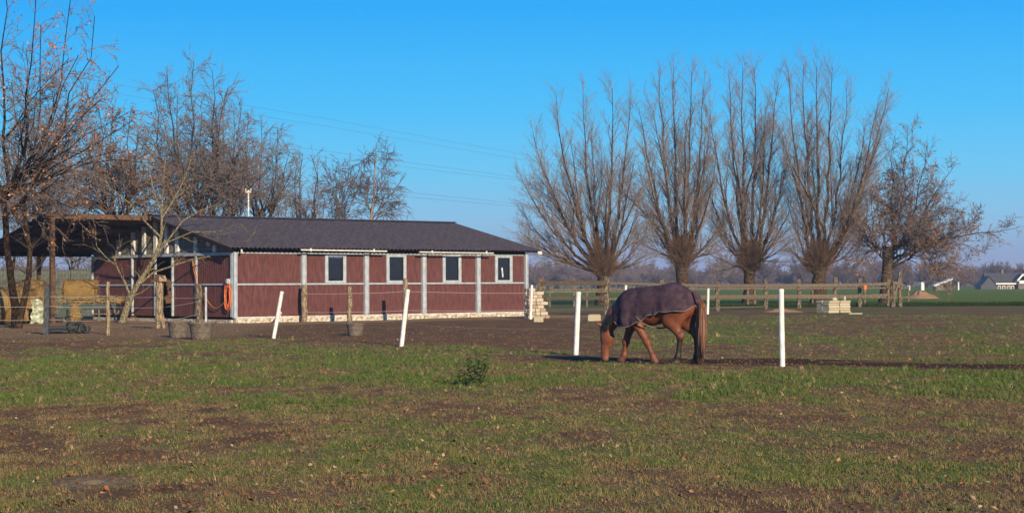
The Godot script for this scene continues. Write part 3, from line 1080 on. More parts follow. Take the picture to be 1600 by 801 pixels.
	# torn bale wrap
	var cw := part("bale_wrap", crumple(Vector2(0.5, 0.92), 0.22, 41, 10, 14), M.sheet_plastic)
	cw.position = on_ground(gat(57, 68.0))
	tag(cw, "torn pale green plastic wrap hanging crumpled off the large bale", "wrap")
	# black bundle on the ground
	var bb := gp(100, 521)
	var bun := thing("pipe_bundle", "bundle of black pipes and crumpled sheeting lying in the grass", "bundle", bb)
	for k in 7:
		var m := MB.new()
		var y := 0.06 + 0.1 * (k / 4) + 0.0
		var z := -0.2 + 0.13 * (k % 4) + 0.06 * (k / 4)
		m.tube(PackedVector3Array([Vector3(-0.55, y, z), Vector3(-0.1, y + 0.015, z + 0.02), Vector3(0.16, y - 0.01, z)]), PackedFloat32Array([0.055, 0.055, 0.055]), 8)
		part("pipe", m, M.black_rubber, bun)
	for k in 5:
		var c2 := part("sheeting", crumple(Vector2(0.5, 0.36), 0.3, 51 + k, 8, 6), M.black_rubber, bun)
		c2.position = Vector3(0.18 + 0.09 * k, -0.03, -0.1 + 0.05 * (k % 3))
		c2.rotation = Vector3(-0.7 + 0.4 * (k % 2), 0.9 * k, 0.0)
	# fence posts of the left yard
	var wp := []
	var P0 := gp(71, 523)
	var T0 := at(73, 446, -P0.z)
	var p := thing("fence_post", "slim slate grey fence post beside the black pipe bundle", "post", P0)
	part("shaft", bar(Vector3(0, -0.25, 0), T0 - P0, 0.15, 0.15), M.slate_post, p)
	part("top_cap", bar(T0 - P0, T0 - P0 + Vector3(0, 0.02, 0), 0.13, 0.13), M.slate_post, p)
	var P1 := gp(168, 523)
	var T1 := at(168, 441, -P1.z)
	var p2 := thing("fence_post", "thin pale wooden fence post before the feed rack", "post", P1)
	part("shaft", old_post(Vector3(0, -0.25, 0), T1 - P1, 0.12, 61), M.post_pale, p2)
	var P2 := gp(251, 514)
	var T2 := at(249, 436, -P2.z)
	var p3 := thing("fence_post", "stout weathered timber post with a brown rag over its top", "post", P2)
	part("shaft", old_post(Vector3(-0.07, 0.25, 0), T2 - P2, 0.27, 62), M.post_pale, p3)
	part("prong", old_post(Vector3(-0.12, -0.25, 0), Vector3(-0.09, 0.5, 0), 0.14, 63), M.post_pale, p3)
	part("prong", old_post(Vector3(0.11, -0.25, 0), Vector3(0.02, 0.5, 0), 0.13, 64), M.post_pale, p3)
	# rag
	var rg := thing("rag", "brown and white rag draped on the stout timber post", "rag", T2, "")
	var rm := crumple(Vector2(0.62, 0.3), 0.16, 71, 8, 6)
	var ra := part("fold", rm, M.rag, rg)
	ra.position = Vector3(0.02, -0.1, 0.1); ra.scale = Vector3(0.8, 0.8, 0.8)
	var ra2 := part("fold", crumple(Vector2(0.5, 0.26), 0.16, 72, 8, 6), M.brick_c, rg)
	ra2.position = Vector3(0.12, -0.08, 0.19)
	ra2.scale = Vector3(0.55, 0.7, 0.6)
	var ra3 := part("hanging_end", crumple(Vector2(0.18, 0.75), 0.1, 73, 4, 10), M.rag, rg)
	ra3.position = Vector3(0.32, -0.78, 0.12)
	var P3 := gp(313, 508)
	var T3 := at(312, 444, -P3.z)
	var p4 := thing("fence_post", "thick mossy split post behind the right rubber tub", "post", P3)
	part("shaft", old_post(Vector3(-0.06, -0.2, 0), T3 - P3 + Vector3(-0.06, 0, 0), 0.26, 65), M.post_grey, p4)
	part("side_stake", bar(Vector3(0.2, -0.2, 0.05), Vector3(0.2, T3.y - P3.y - 0.1, 0.05), 0.07, 0.07), M.galv, p4)
	for q in [[463, 462, 464, 465], [478, 479, 480, 470], [499, 500, 502, 490]]:
		wire("fence_wire", "thin wire strung between the yard posts, %s strand" % ["top", "middle", "bottom"][[463, 478, 499].find(q[0])],
			[at(-30, q[0], -P0.z), at(72, q[0], -P0.z + 0.0), at(168, q[1], -P1.z), at(250, q[2], -P2.z - 0.2), at(312, q[3], -P3.z - 0.2)], 0.03, 0.0055, M.wire)
	# tubs
	tub("rubber_tub", "grey brown rubber tub below the stout timber post", gp(278, 526), 0.30, 0.47, M.rubber)
	tub("rubber_tub", "wider grey brown rubber tub before the mossy split post", gp(314, 529), 0.34, 0.47, M.rubber)
	tub("rubber_tub", "small dark grey tub at the foot of a pale post by the long wall", gp(555, 523), 0.26, 0.36, M.rubber)
	# brown posts along the long wall
	var tops := []
	for q in [[475, 0.45, 445, 0.24, "wide weathered post before the first bay of the long wall", 81], [546, 2.2, 448, 0.2, "narrow pale weathered post behind the small grey tub", 82], [633, 2.4, 435, 0.2, "tall ragged weathered post behind a leaning white post", 83]]:
		var b := on_ground(st.global_transform * wall_hit(q[0], 500, q[1]))
		var t := at(q[0], q[2], -b.z)
		print("post ", q[0], " ", b, " high ", t.y - b.y)
		var o := thing("timber_post", q[4], "post", b, "weathered posts along the long wall")
		part("shaft", old_post(Vector3(0, -0.2, 0), t - b, q[3], q[5]), M.post_pale, o)
		part("wire_staple", bar(Vector3(-q[3] * 0.5, (t.y - b.y) * 0.7, 0.03), Vector3(q[3] * 0.5, (t.y - b.y) * 0.7, 0.03), 0.2, 0.012), M.wire_dark, o)
		tops.append(b)

func white_post(bx: float, by: float, tx: float, ty: float, r: float, label: String) -> Node3D:
	var b := gp(bx, by)
	var t := at(tx, ty, -b.z)
	var o := thing("fence_post", label, "post", b, "white plastic fence posts")
	var d := t - b
	var mb := MB.new()
	mb.tube(PackedVector3Array([-d * 0.2, d * 0.5, d]), PackedFloat32Array([r, r * 0.98, r * 0.95]), 14, false)
	part("tube", mb, M.pvc, o)
	mb = MB.new()
	var dn := d.normalized()
	mb.tube(PackedVector3Array([d - dn * 0.03, d + dn * 0.004, d + dn * 0.02]), PackedFloat32Array([r * 1.05, r * 1.04, r * 0.7]), 14)
	part("cap", mb, M.pvc, o)
	for q in [0.45, 0.8]:
		mb = MB.new()
		mb.cbox(d * q + Vector3(0, 0, -r * 1.1), Vector3(0.03, 0.05, 0.03), 0.006)
		part("insulator", mb, M.wire_dark, o)
	return o

func build_fences() -> void:
	white_post(427, 528, 440, 456, 0.055, "white post tilting far over before the first bay of the stable")
	white_post(627, 541, 637, 453, 0.055, "white post tilting slightly in front of a ragged timber post")
	white_post(900, 554, 904, 457, 0.056, "upright white post at the edge of the horse's shadow")
	white_post(1223, 571, 1221, 453, 0.05, "upright white post standing alone beside the muddy track")
	white_post(829, 498, 831, 446, 0.055, "white post against the pale brick pile")
	white_post(1106, 491, 1107, 451, 0.06, "small white post before the rail fence behind the horse's tail")
	white_post(977, 491, 978, 446, 0.065, "white post showing above the horse's back")
	var q1 := gp(427, 528); var q2 := gp(627, 541); var q3 := gp(900, 554); var q4 := gp(1223, 571)
	wire("fence_wire", "thin faint wire strung low between the front white posts",
		[q1 + Vector3(0.1, 0.55, 0), q2 + Vector3(0.05, 0.55, 0), q3 + Vector3(0.02, 0.55, 0), q4 + Vector3(0, 0.55, 0)], 0.05, 0.002, M.wire)
	var w1 := on_ground(st.global_transform * wall_hit(475, 500, 0.45)); var w2 := on_ground(st.global_transform * wall_hit(546, 500, 2.2)); var w3 := on_ground(st.global_transform * wall_hit(633, 500, 2.4)); var w4 := gp(829, 498)
	for q in [[1.0, "upper"], [0.35, "lower"]]:
		wire("fence_wire", "pale %s wire running along the front of the red wall" % q[1],
			[w1 + Vector3(0, q[0] * 1.1, 0.12), w2 + Vector3(0, q[0] * 1.1, 0.1), w3 + Vector3(0, q[0] * 1.15, 0.1), w4 + Vector3(0, q[0] * 1.05, 0.05)], 0.02, 0.006, M.wire)
	# rail fence
	var rf := thing("rail_fence", "weathered wooden post and rail fence across the paddock", "fence", gp(948, 492))
	var o := rf.position
	var posts := [[847, 79.5, 433], [948, 80.5, 432], [1034, 85.0, 437], [1121, 90.0, 440], [1197, 95.5, 437], [1249, 98.5, 436], [1306, 99.5, 432], [1344, 99.7, 435], [1389, 99.8, 437], [1407, 99.9, 424]]
	var bs := []
	for q in posts:
		var b := gat(q[0], q[1])
		var t := at(q[0], q[2], -b.z)
		bs.append(b)
		part("post", bar(b - o + Vector3(0, -0.2, 0), t - o, 0.2, 0.17), M.post_grey, rf)
	part("post", bar(gat(843, 79.5) - o + Vector3(0, -0.2, 0), at(843, 434, -bs[0].z) - o, 0.1, 0.1), M.rail, rf)
	part("brace", bar(gat(1394, 99.5) - o, at(1407, 432, -bs[9].z) - o, 0.12, 0.12), M.rail, rf)
	part("post", bar(gat(1398, 99.5) - o + Vector3(0, -0.2, 0), at(1397, 440, -bs[9].z - 0.4) - o, 0.1, 0.1), M.rail, rf)
	# rails: [from post, to post, y left, y right, height, dark]
	for q in [[0, 1, 442.5, 442, 0.2, 1], [0, 1, 466, 465, 0.17, 1], [0, 1, 456, 455.5, 0.07, 0],
			[1, 2, 442, 444.5, 0.11, 0], [1, 2, 455, 457, 0.06, 0], [2, 3, 444.5, 446.5, 0.14, 0], [2, 3, 463, 463.5, 0.16, 0],
			[3, 4, 446.5, 446, 0.17, 0], [3, 4, 463.5, 463.5, 0.2, 0], [3, 4, 480, 479, 0.05, 0], [4, 5, 446, 446, 0.18, 0], [4, 5, 463, 463, 0.2, 0],
			[5, 6, 446, 445.5, 0.18, 0], [5, 6, 463, 462.5, 0.2, 0], [6, 7, 445.5, 445, 0.17, 0], [6, 7, 463, 462.5, 0.17, 0], [7, 8, 445, 443, 0.17, 0], [7, 8, 462.5, 460.5, 0.15, 0], [8, 9, 443, 442, 0.17, 0]]:
		var a: Vector3 = at(posts[q[0]][0], q[2], -bs[q[0]].z) - o + Vector3(0, 0, 0.13)
		var b: Vector3 = at(posts[q[1]][0], q[3], -bs[q[1]].z) - o + Vector3(0, 0, 0.13)
		part("rail", bar(a, b, 0.045, q[4]), M.rail_dark if q[5] == 1 else M.rail, rf)
	# second, thinner fence further back
	var rf2 := thing("rail_fence", "thin second rail fence standing further back by the willows", "fence", gat(900, 108.0))
	o = rf2.position
	var last := Vector3.ZERO
	for q in [[859, 449], [897, 434], [917, 451], [990, 447], [1080, 447], [1169, 447], [1180, 448], [1270, 446], [1352, 446], [1420, 447]]:
		var b := gat(q[0], 108.0)
		var t := at(q[0], q[1], 108.0)
		part("post", bar(b - o + Vector3(0, -0.2, 0), t - o, 0.12, 0.12), M.rail, rf2)
		if last != Vector3.ZERO:
			for h in [0.48, 1.05]:
				part("rail", bar(last - o + Vector3(0, h, 0.09), b - o + Vector3(0, h, 0.09), 0.04, 0.1), M.rail, rf2)
		last = b
	# small orange bucket hung on the fence
	var ob := at(1349, 449, -bs[7].z - 0.3)
	var bk := thing("feed_bucket", "small orange bucket hanging on the rail fence", "bucket", ob + Vector3(0.05, -0.12, 0.25))
	var m := MB.new()
	m.lathe(Vector3.ZERO, [[0.0, 0.0], [0.09, 0.0], [0.125, 0.24], [0.115, 0.24], [0.08, 0.02], [0.0, 0.02]], 14)
	part("pail", m, M.hose, bk)
	m = MB.new()
	var hp := PackedVector3Array(); var hr := PackedFloat32Array()
	for k in 9:
		var a := PI * k / 8.0
		hp.append(Vector3(cos(a) * 0.12, 0.22 + sin(a) * 0.13, 0)); hr.append(0.007)
	m.tube(hp, hr, 5)
	part("handle", m, M.wire_dark, bk)

func build_piles() -> void:
	# pale bricks stacked at the end of the stable
	var b := gp(837, 497)
	var pile := thing("brick_pile", "stack of pale stone bricks against the far corner of the stable", "brick pile", b, "", 0.5)
	var meshes := []
	for s in [0.34, 0.28, 0.2]:
		var mb := MB.new()
		mb.cbox(Vector3.ZERO, Vector3(s, 0.135, 0.2), 0.018)
		meshes.append([mb.mesh(), s])
	for row in 9:
		var w := lerpf(0.85, 0.3, pow(row / 8.0, 1.4))
		for lay in 2:
			var x := -0.42 + rng.randf_range(-0.03, 0.03)
			while x < w - 0.42:
				var q: Array = meshes[rng.randi_range(0, 2)]
				var o := obj("brick", q[0], [M.brick_a, M.brick_b, M.brick_c, M.brick_a][rng.randi_range(0, 3)], pile)
				o.position = Vector3(x + q[1] * 0.5, 0.068 + row * 0.139, 0.1 - lay * 0.22 + rng.randf_range(-0.02, 0.02))
				o.rotation.y = rng.randf_range(-0.06, 0.06)
				x += q[1] + 0.014
	for q in [[841, 503, 0.36, 0.2, "tan concrete block lying at the foot of the brick pile"], [928, 501, 0.5, 0.23, "pale concrete block lying alone near the rail fence"]]:
		var p := gp(q[0], q[1])
		var bo := thing("concrete_block", q[4], "block", p, "", 0.08)
		var mb := MB.new()
		mb.cbox(Vector3(0, q[3] * 0.5 - 0.02, 0), Vector3(q[2], q[3] + 0.04, 0.3), 0.02)
		part("body", mb, M.block, bo)
		mb = MB.new()
		mb.cbox(Vector3(0.02, q[3] + 0.012, 0), Vector3(q[2] * 0.8, 0.02, 0.2), 0.006)
		part("mortar_bed", mb, M.brick_b, bo)
	# stack of slabs by the rail fence
	var p := gp(1303, 488)
	var stk := thing("slab_stack", "block shaped stack of pale stone slabs before the rail fence", "slab stack", p, "", 0.62)
	for row in 5:
		for q in [[-0.36, 0.7], [0.36, 0.7]]:
			for r in 2:
				var mb := MB.new()
				mb.cbox(Vector3.ZERO, Vector3(q[1] - 0.02, 0.108, 0.4), 0.012)
				var o := part("slab", mb, [M.block, M.brick_a, M.block][rng.randi_range(0, 2)], stk)
				o.position = Vector3(q[0] + rng.randf_range(-0.02, 0.02), 0.05 + row * 0.115, -0.21 + r * 0.42 + rng.randf_range(-0.015, 0.015))
				o.rotation.y = rng.randf_range(-0.02, 0.02)
	for q in [[-0.15, 0.2, 0.24, 0.14, 0.1], [0.05, 0.1, 0.16, 0.08, 0.3], [0.52, 0.2, 0.1, 0.2, 0.0]]:
		var mb := MB.new()
		mb.cbox(Vector3(0, q[3] * 0.5, 0), Vector3(q[2], q[3], 0.12), 0.02)
		var o := part("broken_piece", mb, M.brick_a, stk)
		o.position = Vector3(q[0], 0.57, q[1]); o.rotation.y = q[4]
	var pk := thing("loose_plank", "pale plank lying flat on the ground beside the slab stack", "plank", gp(1337, 490), "", 0.05)
	var mk := MB.new()
	mk.cbox(Vector3(0, 0.02, 0), Vector3(0.62, 0.05, 0.14), 0.008)
	part("board", mk, M.brick_a, pk)
	mk = MB.new()
	mk.cbox(Vector3(-0.2, 0.055, 0.01), Vector3(0.1, 0.022, 0.12), 0.005)
	part("cleat", mk, M.block, pk)
	mound("sand_heap", "low heap of pale brown sand before the rail fence", gp(1222, 487), 1.25, 0.5, 0.2, 91)
	mound("earth_mound", "mound of orange brown earth in the green field", gat(1440, 150.0), 1.5, 1.2, 0.66, 92)
	mound("mole_hill", "small flattened hump of pale sand in the foreground grass", Vector3(-3.25, ground_h(-3.25, -13.9), -13.9), 0.25, 0.45, 0.06, 93, M.pale_sand)

func mound(called: String, label: String, p: Vector3, rx: float, rz: float, h: float, sd: int, material: Material = null) -> void:
	var f := FastNoiseLite.new()
	f.seed = sd; f.frequency = 0.9
	var mb := MB.new()
	var R := 10; var N := 30
	for j in R + 1:
		var t := float(j) / R
		for k in N:
			var a := TAU * k / N
			var x := cos(a) * rx * t
			var z := sin(a) * rz * t
			var e := 1.0 + 0.3 * f.get_noise_2d(cos(a) * 2.0, sin(a) * 2.0)
			var y := h * pow(cos(t * PI * 0.5), 1.3) * (1.0 + 0.45 * f.get_noise_2d(x * 2.0, z * 2.0)) - 0.05
			mb.v.append(Vector3(x * e, y, z * e)); mb.c.append(Color(1, 1, 1)); mb.n.append(Vector3.ZERO)
	for j in R:
		for k in N:
			var k2 := (k + 1) % N
			var a := j * N + k
			var b := j * N + k2
			for t in [[a, a + N, b], [b, a + N, b + N]]:
				mb.ix.append_array(PackedInt32Array([t[0], t[1], t[2]]))
				var nn: Vector3 = (mb.v[t[2]] - mb.v[t[0]]).cross(mb.v[t[1]] - mb.v[t[0]])
				if nn.y < 0: nn = -nn
				for q in 3: mb.n[t[q]] += nn
	for k in mb.n.size():
		mb.n[k] = mb.n[k].normalized() if mb.n[k].length() > 1e-9 else Vector3.UP
	var o := part(called, mb, material if material else M.sand)
	o.position = p
	tag(o, label, "mound")

# ------------------------------------------------------------------ far things
func build_far() -> void:
	# low dark reeds along the field ditch
	var mb := MB.new()
	for k in 5200:
		var x := rng.randf_range(22.0, 36.0) if k % 3 else rng.randf_range(8.0, 24.0)
		var d := 104.0 + rng.randfn(0, 0.5)
		var p := Vector3(x, 0.08, -d)
		var g := rng.randf_range(0.7, 1.1)
		mb.col = Color(0.035 * g, 0.06 * g, 0.016 * g)
		var t := p + Vector3(rng.randf_range(-0.1, 0.1), rng.randf_range(0.12, 0.3), rng.randf_range(-0.08, 0.08))
		mb.twig(p, t, 0.03, 0.004)
	var dg := part("ditch_grass", mb, M.grass)
	tag(dg, "dark rough grass along the ditch at the field edge", "grass", "", "stuff")
	# house
	var D := 330.0
	var hp := gat(1580, D)
	hp.y = at(1580, 453, D).y
	var house := thing("farm_house", "far house with long grey roof, dark end wall and white front gable", "house", Vector3(hp.x, 0.1, hp.z))
	var px := D / F      # metres per photo pixel there
	var b0 := 0.0
	var X := func(x: float) -> float: return (x - 1580.0) * px
	var Y := func(y: float) -> float: return (453.0 - y) * px + (hp.y - 0.1)
	mb = MB.new()
	mb.box(Vector3((X.call(1546) + X.call(1625)) * 0.5, Y.call(442) * 0.5, -2.4), Vector3(X.call(1625) - X.call(1546), Y.call(442) + 0.2, 5.0))
	part("wall", mb, M.house_brick, house)
	mb = MB.new()
	var e0: float = X.call(1541); var e1: float = X.call(1630)
	var ye: float = Y.call(442.5); var yr: float = Y.call(426.0)
	mb.quad(Vector3(e0, ye, 0.4), Vector3(e0 + 0.3, yr, -2.6), Vector3(e1, yr, -2.6), Vector3(e1, ye, 0.4))
	mb.quad(Vector3(e0, ye, -5.4), Vector3(e1, ye, -5.4), Vector3(e1, yr, -2.6), Vector3(e0 + 0.3, yr, -2.6))
	part("roof", mb, M.house_roof, house)
	mb = MB.new()
	mb.box(Vector3((X.call(1556) + X.call(1590)) * 0.5, ye - 0.06, 0.5), Vector3(X.call(1590) - X.call(1556), 0.24, 0.12))
	part("gutter_board", mb, M.house_white, house)
	for x in [1562.0, 1569.0, 1577.0, 1583.0]:
		mb = MB.new()
		mb.box(Vector3(X.call(x), Y.call(449), 0.13), Vector3(0.5, 0.7, 0.06))
		var w := part("window", mb, M.house_white, house)
		mb = MB.new()
		mb.box(Vector3(X.call(x), Y.call(449), 0.17), Vector3(0.34, 0.54, 0.03))
		part("pane", mb, M.house_dark, w)
	# dark end barn
	mb = MB.new()
	var a0: float = X.call(1531); var a1: float = X.call(1556); var am := (a0 + a1) * 0.5
	var z1 := 1.2
	mb.hexa([Vector3(a0, -0.2, z1 - 4), Vector3(a0, -0.2, z1), Vector3(a1, -0.2, z1), Vector3(a1, -0.2, z1 - 4), Vector3(a0, Y.call(447), z1 - 4), Vector3(a0, Y.call(447), z1), Vector3(a1, Y.call(447), z1), Vector3(a1, Y.call(447), z1 - 4)])
	mb.tri(Vector3(a0, Y.call(447), z1), Vector3(am, Y.call(432), z1), Vector3(a1, Y.call(447), z1))
	part("end_wall", mb, M.house_dark, house)
	mb = MB.new()
	mb.quad(Vector3(a0 - 0.2, Y.call(447.5), z1 + 0.2), Vector3(am, Y.call(431), z1 + 0.2), Vector3(am, Y.call(431), z1 - 4), Vector3(a0 - 0.2, Y.call(447.5), z1 - 4))
	mb.quad(Vector3(a1 + 0.2, Y.call(447.5), z1 + 0.2), Vector3(a1 + 0.2, Y.call(447.5), z1 - 4), Vector3(am, Y.call(431), z1 - 4), Vector3(am, Y.call(431), z1 + 0.2))
	part("end_roof", mb, M.house_dark, house)
	# white front gable
	mb = MB.new()
	var g0: float = X.call(1588); var g1: float = X.call(1604); var gm := (g0 + g1) * 0.5
	mb.box(Vector3(gm, Y.call(443) * 0.5, 0.9), Vector3(g1 - g0 - 0.3, Y.call(443) + 0.2, 0.8))
	part("front_wall", mb, M.house_brick, house)
	mb = MB.new()
	mb.box(Vector3(gm, Y.call(440.5), 1.36), Vector3(g1 - g0 - 0.6, 0.55, 0.1))
	part("front_panel", mb, M.house_white, house)
	for s in [-1, 1]:
		part("barge_board", bar(Vector3(gm + s * (g1 - g0) * 0.55, Y.call(438.5), 1.5), Vector3(gm, Y.call(428.5), 1.5), 0.2, 0.28), M.house_white, house)
		mb = MB.new()
		mb.quad(Vector3(gm + s * (g1 - g0) * 0.6, Y.call(438.5), 1.5), Vector3(gm, Y.call(427.8), 1.5), Vector3(gm, Y.call(427.8), -2.0), Vector3(gm + s * (g1 - g0) * 0.6, Y.call(438.5), -2.0))
		part("gable_roof", mb, M.house_roof, house)
	mb = MB.new()
	mb.box(Vector3(X.call(1573), yr + 0.2, -2.5), Vector3(0.35, 0.9, 0.35))
	part("chimney", mb, M.house_brick, house)
	# shed with a pale sloping roof
	var sp := gat(1478, 300.0)
	var shed := thing("field_shed", "far shed with a pale sloping roof in the field", "shed", Vector3(sp.x, 0.1, sp.z))
	mb = MB.new()
	mb.hexa([Vector3(-1.6, -0.2, -2), Vector3(-1.6, -0.2, 0), Vector3(1.1, -0.2, 0), Vector3(1.1, -0.2, -2), Vector3(-1.6, 0.7, -2), Vector3(-1.6, 0.7, 0), Vector3(1.1, 1.7, 0), Vector3(1.1, 1.7, -2)])
	part("wall", mb, M.house_brick, shed)
	mb = MB.new()
	mb.hexa([Vector3(-1.9, 0.62, -2.2), Vector3(-1.9, 0.62, 0.3), Vector3(1.2, 1.76, 0.3), Vector3(1.2, 1.76, -2.2), Vector3(-1.9, 0.86, -2.2), Vector3(-1.9, 0.86, 0.3), Vector3(1.2, 2.0, 0.3), Vector3(1.2, 2.0, -2.2)])
	part("roof", mb, M.house_white, shed)
	mb = MB.new()
	mb.box(Vector3(0.4, 0.4, 0.03), Vector3(0.7, 1.1, 0.06))
	part("door", mb, M.house_dark, shed)
	for q in [[1442, 0.5, 1.3, "tall white box beside the far shed"], [1420, 0.5, 0.7, "small white box far off in the green field"], [1498, 0.2, 1.3, "slim white board standing far off in the field"]]:
		var bp := gat(q[0], 300.0)
		var bo := thing("white_box", q[3], "box", Vector3(bp.x, 0.1, bp.z))
		mb = MB.new()
		mb.cbox(Vector3(0, q[2] * 0.5, 0), Vector3(q[1], q[2], 0.6), 0.03)
		part("body", mb, M.house_white, bo)
		mb = MB.new()
		mb.cbox(Vector3(0, q[2] + 0.06, 0), Vector3(q[1] + 0.1, 0.1, 0.7), 0.02)
		part("lid", mb, M.galv, bo)
	# distant bare wood
	var protos := []
	for k in 4:
		protos.append(far_tree(100 + k))
	var mmi := []
	for k in 4:
		var mm := MultiMesh.new()
		mm.transform_format = MultiMesh.TRANSFORM_3D
		mm.use_colors = true
		mm.mesh = protos[k]
		mm.instance_count = 210
		for i in 210:
			var px2 := rng.randf_range(-260, 1900)
			var d := rng.randf_range(430.0, 640.0)
			var hh := rng.randf_range(4.0, 8.0)
			if px2 > 1000 and px2 < 1500: hh *= rng.randf_range(0.75, 1.1)
			if px2 > 1490: hh *= 0.8
			if i % 3 == 0:
				d = rng.randf_range(420, 480); hh *= 0.6
			var p := at(px2, 444, d)
			p.y = 0.0
			mm.set_instance_transform(i, Transform3D(Basis(Vector3.UP, rng.randf() * TAU).scaled(Vector3(hh * 1.25, hh, hh * 1.25)), p))
			var g := rng.randf_range(0.75, 1.15)
			mm.set_instance_color(i, Color(g, g * rng.randf_range(0.9, 1.0), g * 0.95))
		var o := MultiMeshInstance3D.new()
		o.name = numbered(self, "distant_wood")
		o.multimesh = mm
		o.material_override = M.twig
		add_child(o, true)
		tag(o, ["far purple brown belt of bare trees on the horizon", "hazy bare treetops of the horizon wood", "distant leafless wood behind the fields", "far line of bare scrub under the horizon haze"][k], "wood", "", "stuff")
	# power lines crossing the sky
	var lines := [[380, 163, 840, 243], [430, 184, 840, 251], [480, 232, 840, 279], [600, 256, 840, 283], [560, 292, 840, 319], [570, 301, 840, 323]]
	for k in lines.size():
		var q: Array = lines[k]
		var sl: float = float(q[3] - q[1]) / (q[2] - q[0])
		var pts := []
		for i in 3:
			var xx := lerpf(-500.0, 1500.0, i / 2.0)
			var yy: float = q[1] + (xx - q[0]) * sl
			pts.append(at(xx, yy, lerpf(300.0, 520.0, i / 2.0)))
		wire("power_line", "faint overhead power cable above the stable roof, cable %s from the top" % ["first", "second", "third", "fourth", "fifth", "lowest"][k], pts, 0.4, 0.028, M.wire_dark)

func far_tree(sd: int) -> ArrayMesh:
	var g := RandomNumberGenerator.new()
	g.seed = sd
	var mb := MB.new()
	mb.col = Color(0.15, 0.125, 0.12)
	mb.tube(PackedVector3Array([Vector3(0, -0.05, 0), Vector3(0.01, 0.4, 0)]), PackedFloat32Array([0.03, 0.02]), 5)
	for k in 26:
		var a := g.randf() * TAU
		var s := Vector3(0.01, g.randf_range(0.08, 0.4), 0)
		var t := Vector3(cos(a) * g.randf_range(0.1, 0.42), g.randf_range(0.4, 1.0), sin(a) * g.randf_range(0.1, 0.42))
		mb.twig(s, t, 0.012, 0.006)
		for i in 12:
			var u := s.lerp(t, g.randf_range(0.3, 1.0))
			var w := u + Vector3(g.randf_range(-0.14, 0.14), g.randf_range(0.0, 0.18), g.randf_range(-0.14, 0.14))
			mb.twig(u, w, 0.008, 0.005)
			for j in 3:
				var u2 := u.lerp(w, g.randf_range(0.3, 1))
				mb.twig(u2, u2 + Vector3(g.randf_range(-0.07, 0.07), g.randf_range(0.0, 0.1), g.randf_range(-0.07, 0.07)), 0.006, 0.003)
	return mb.mesh()

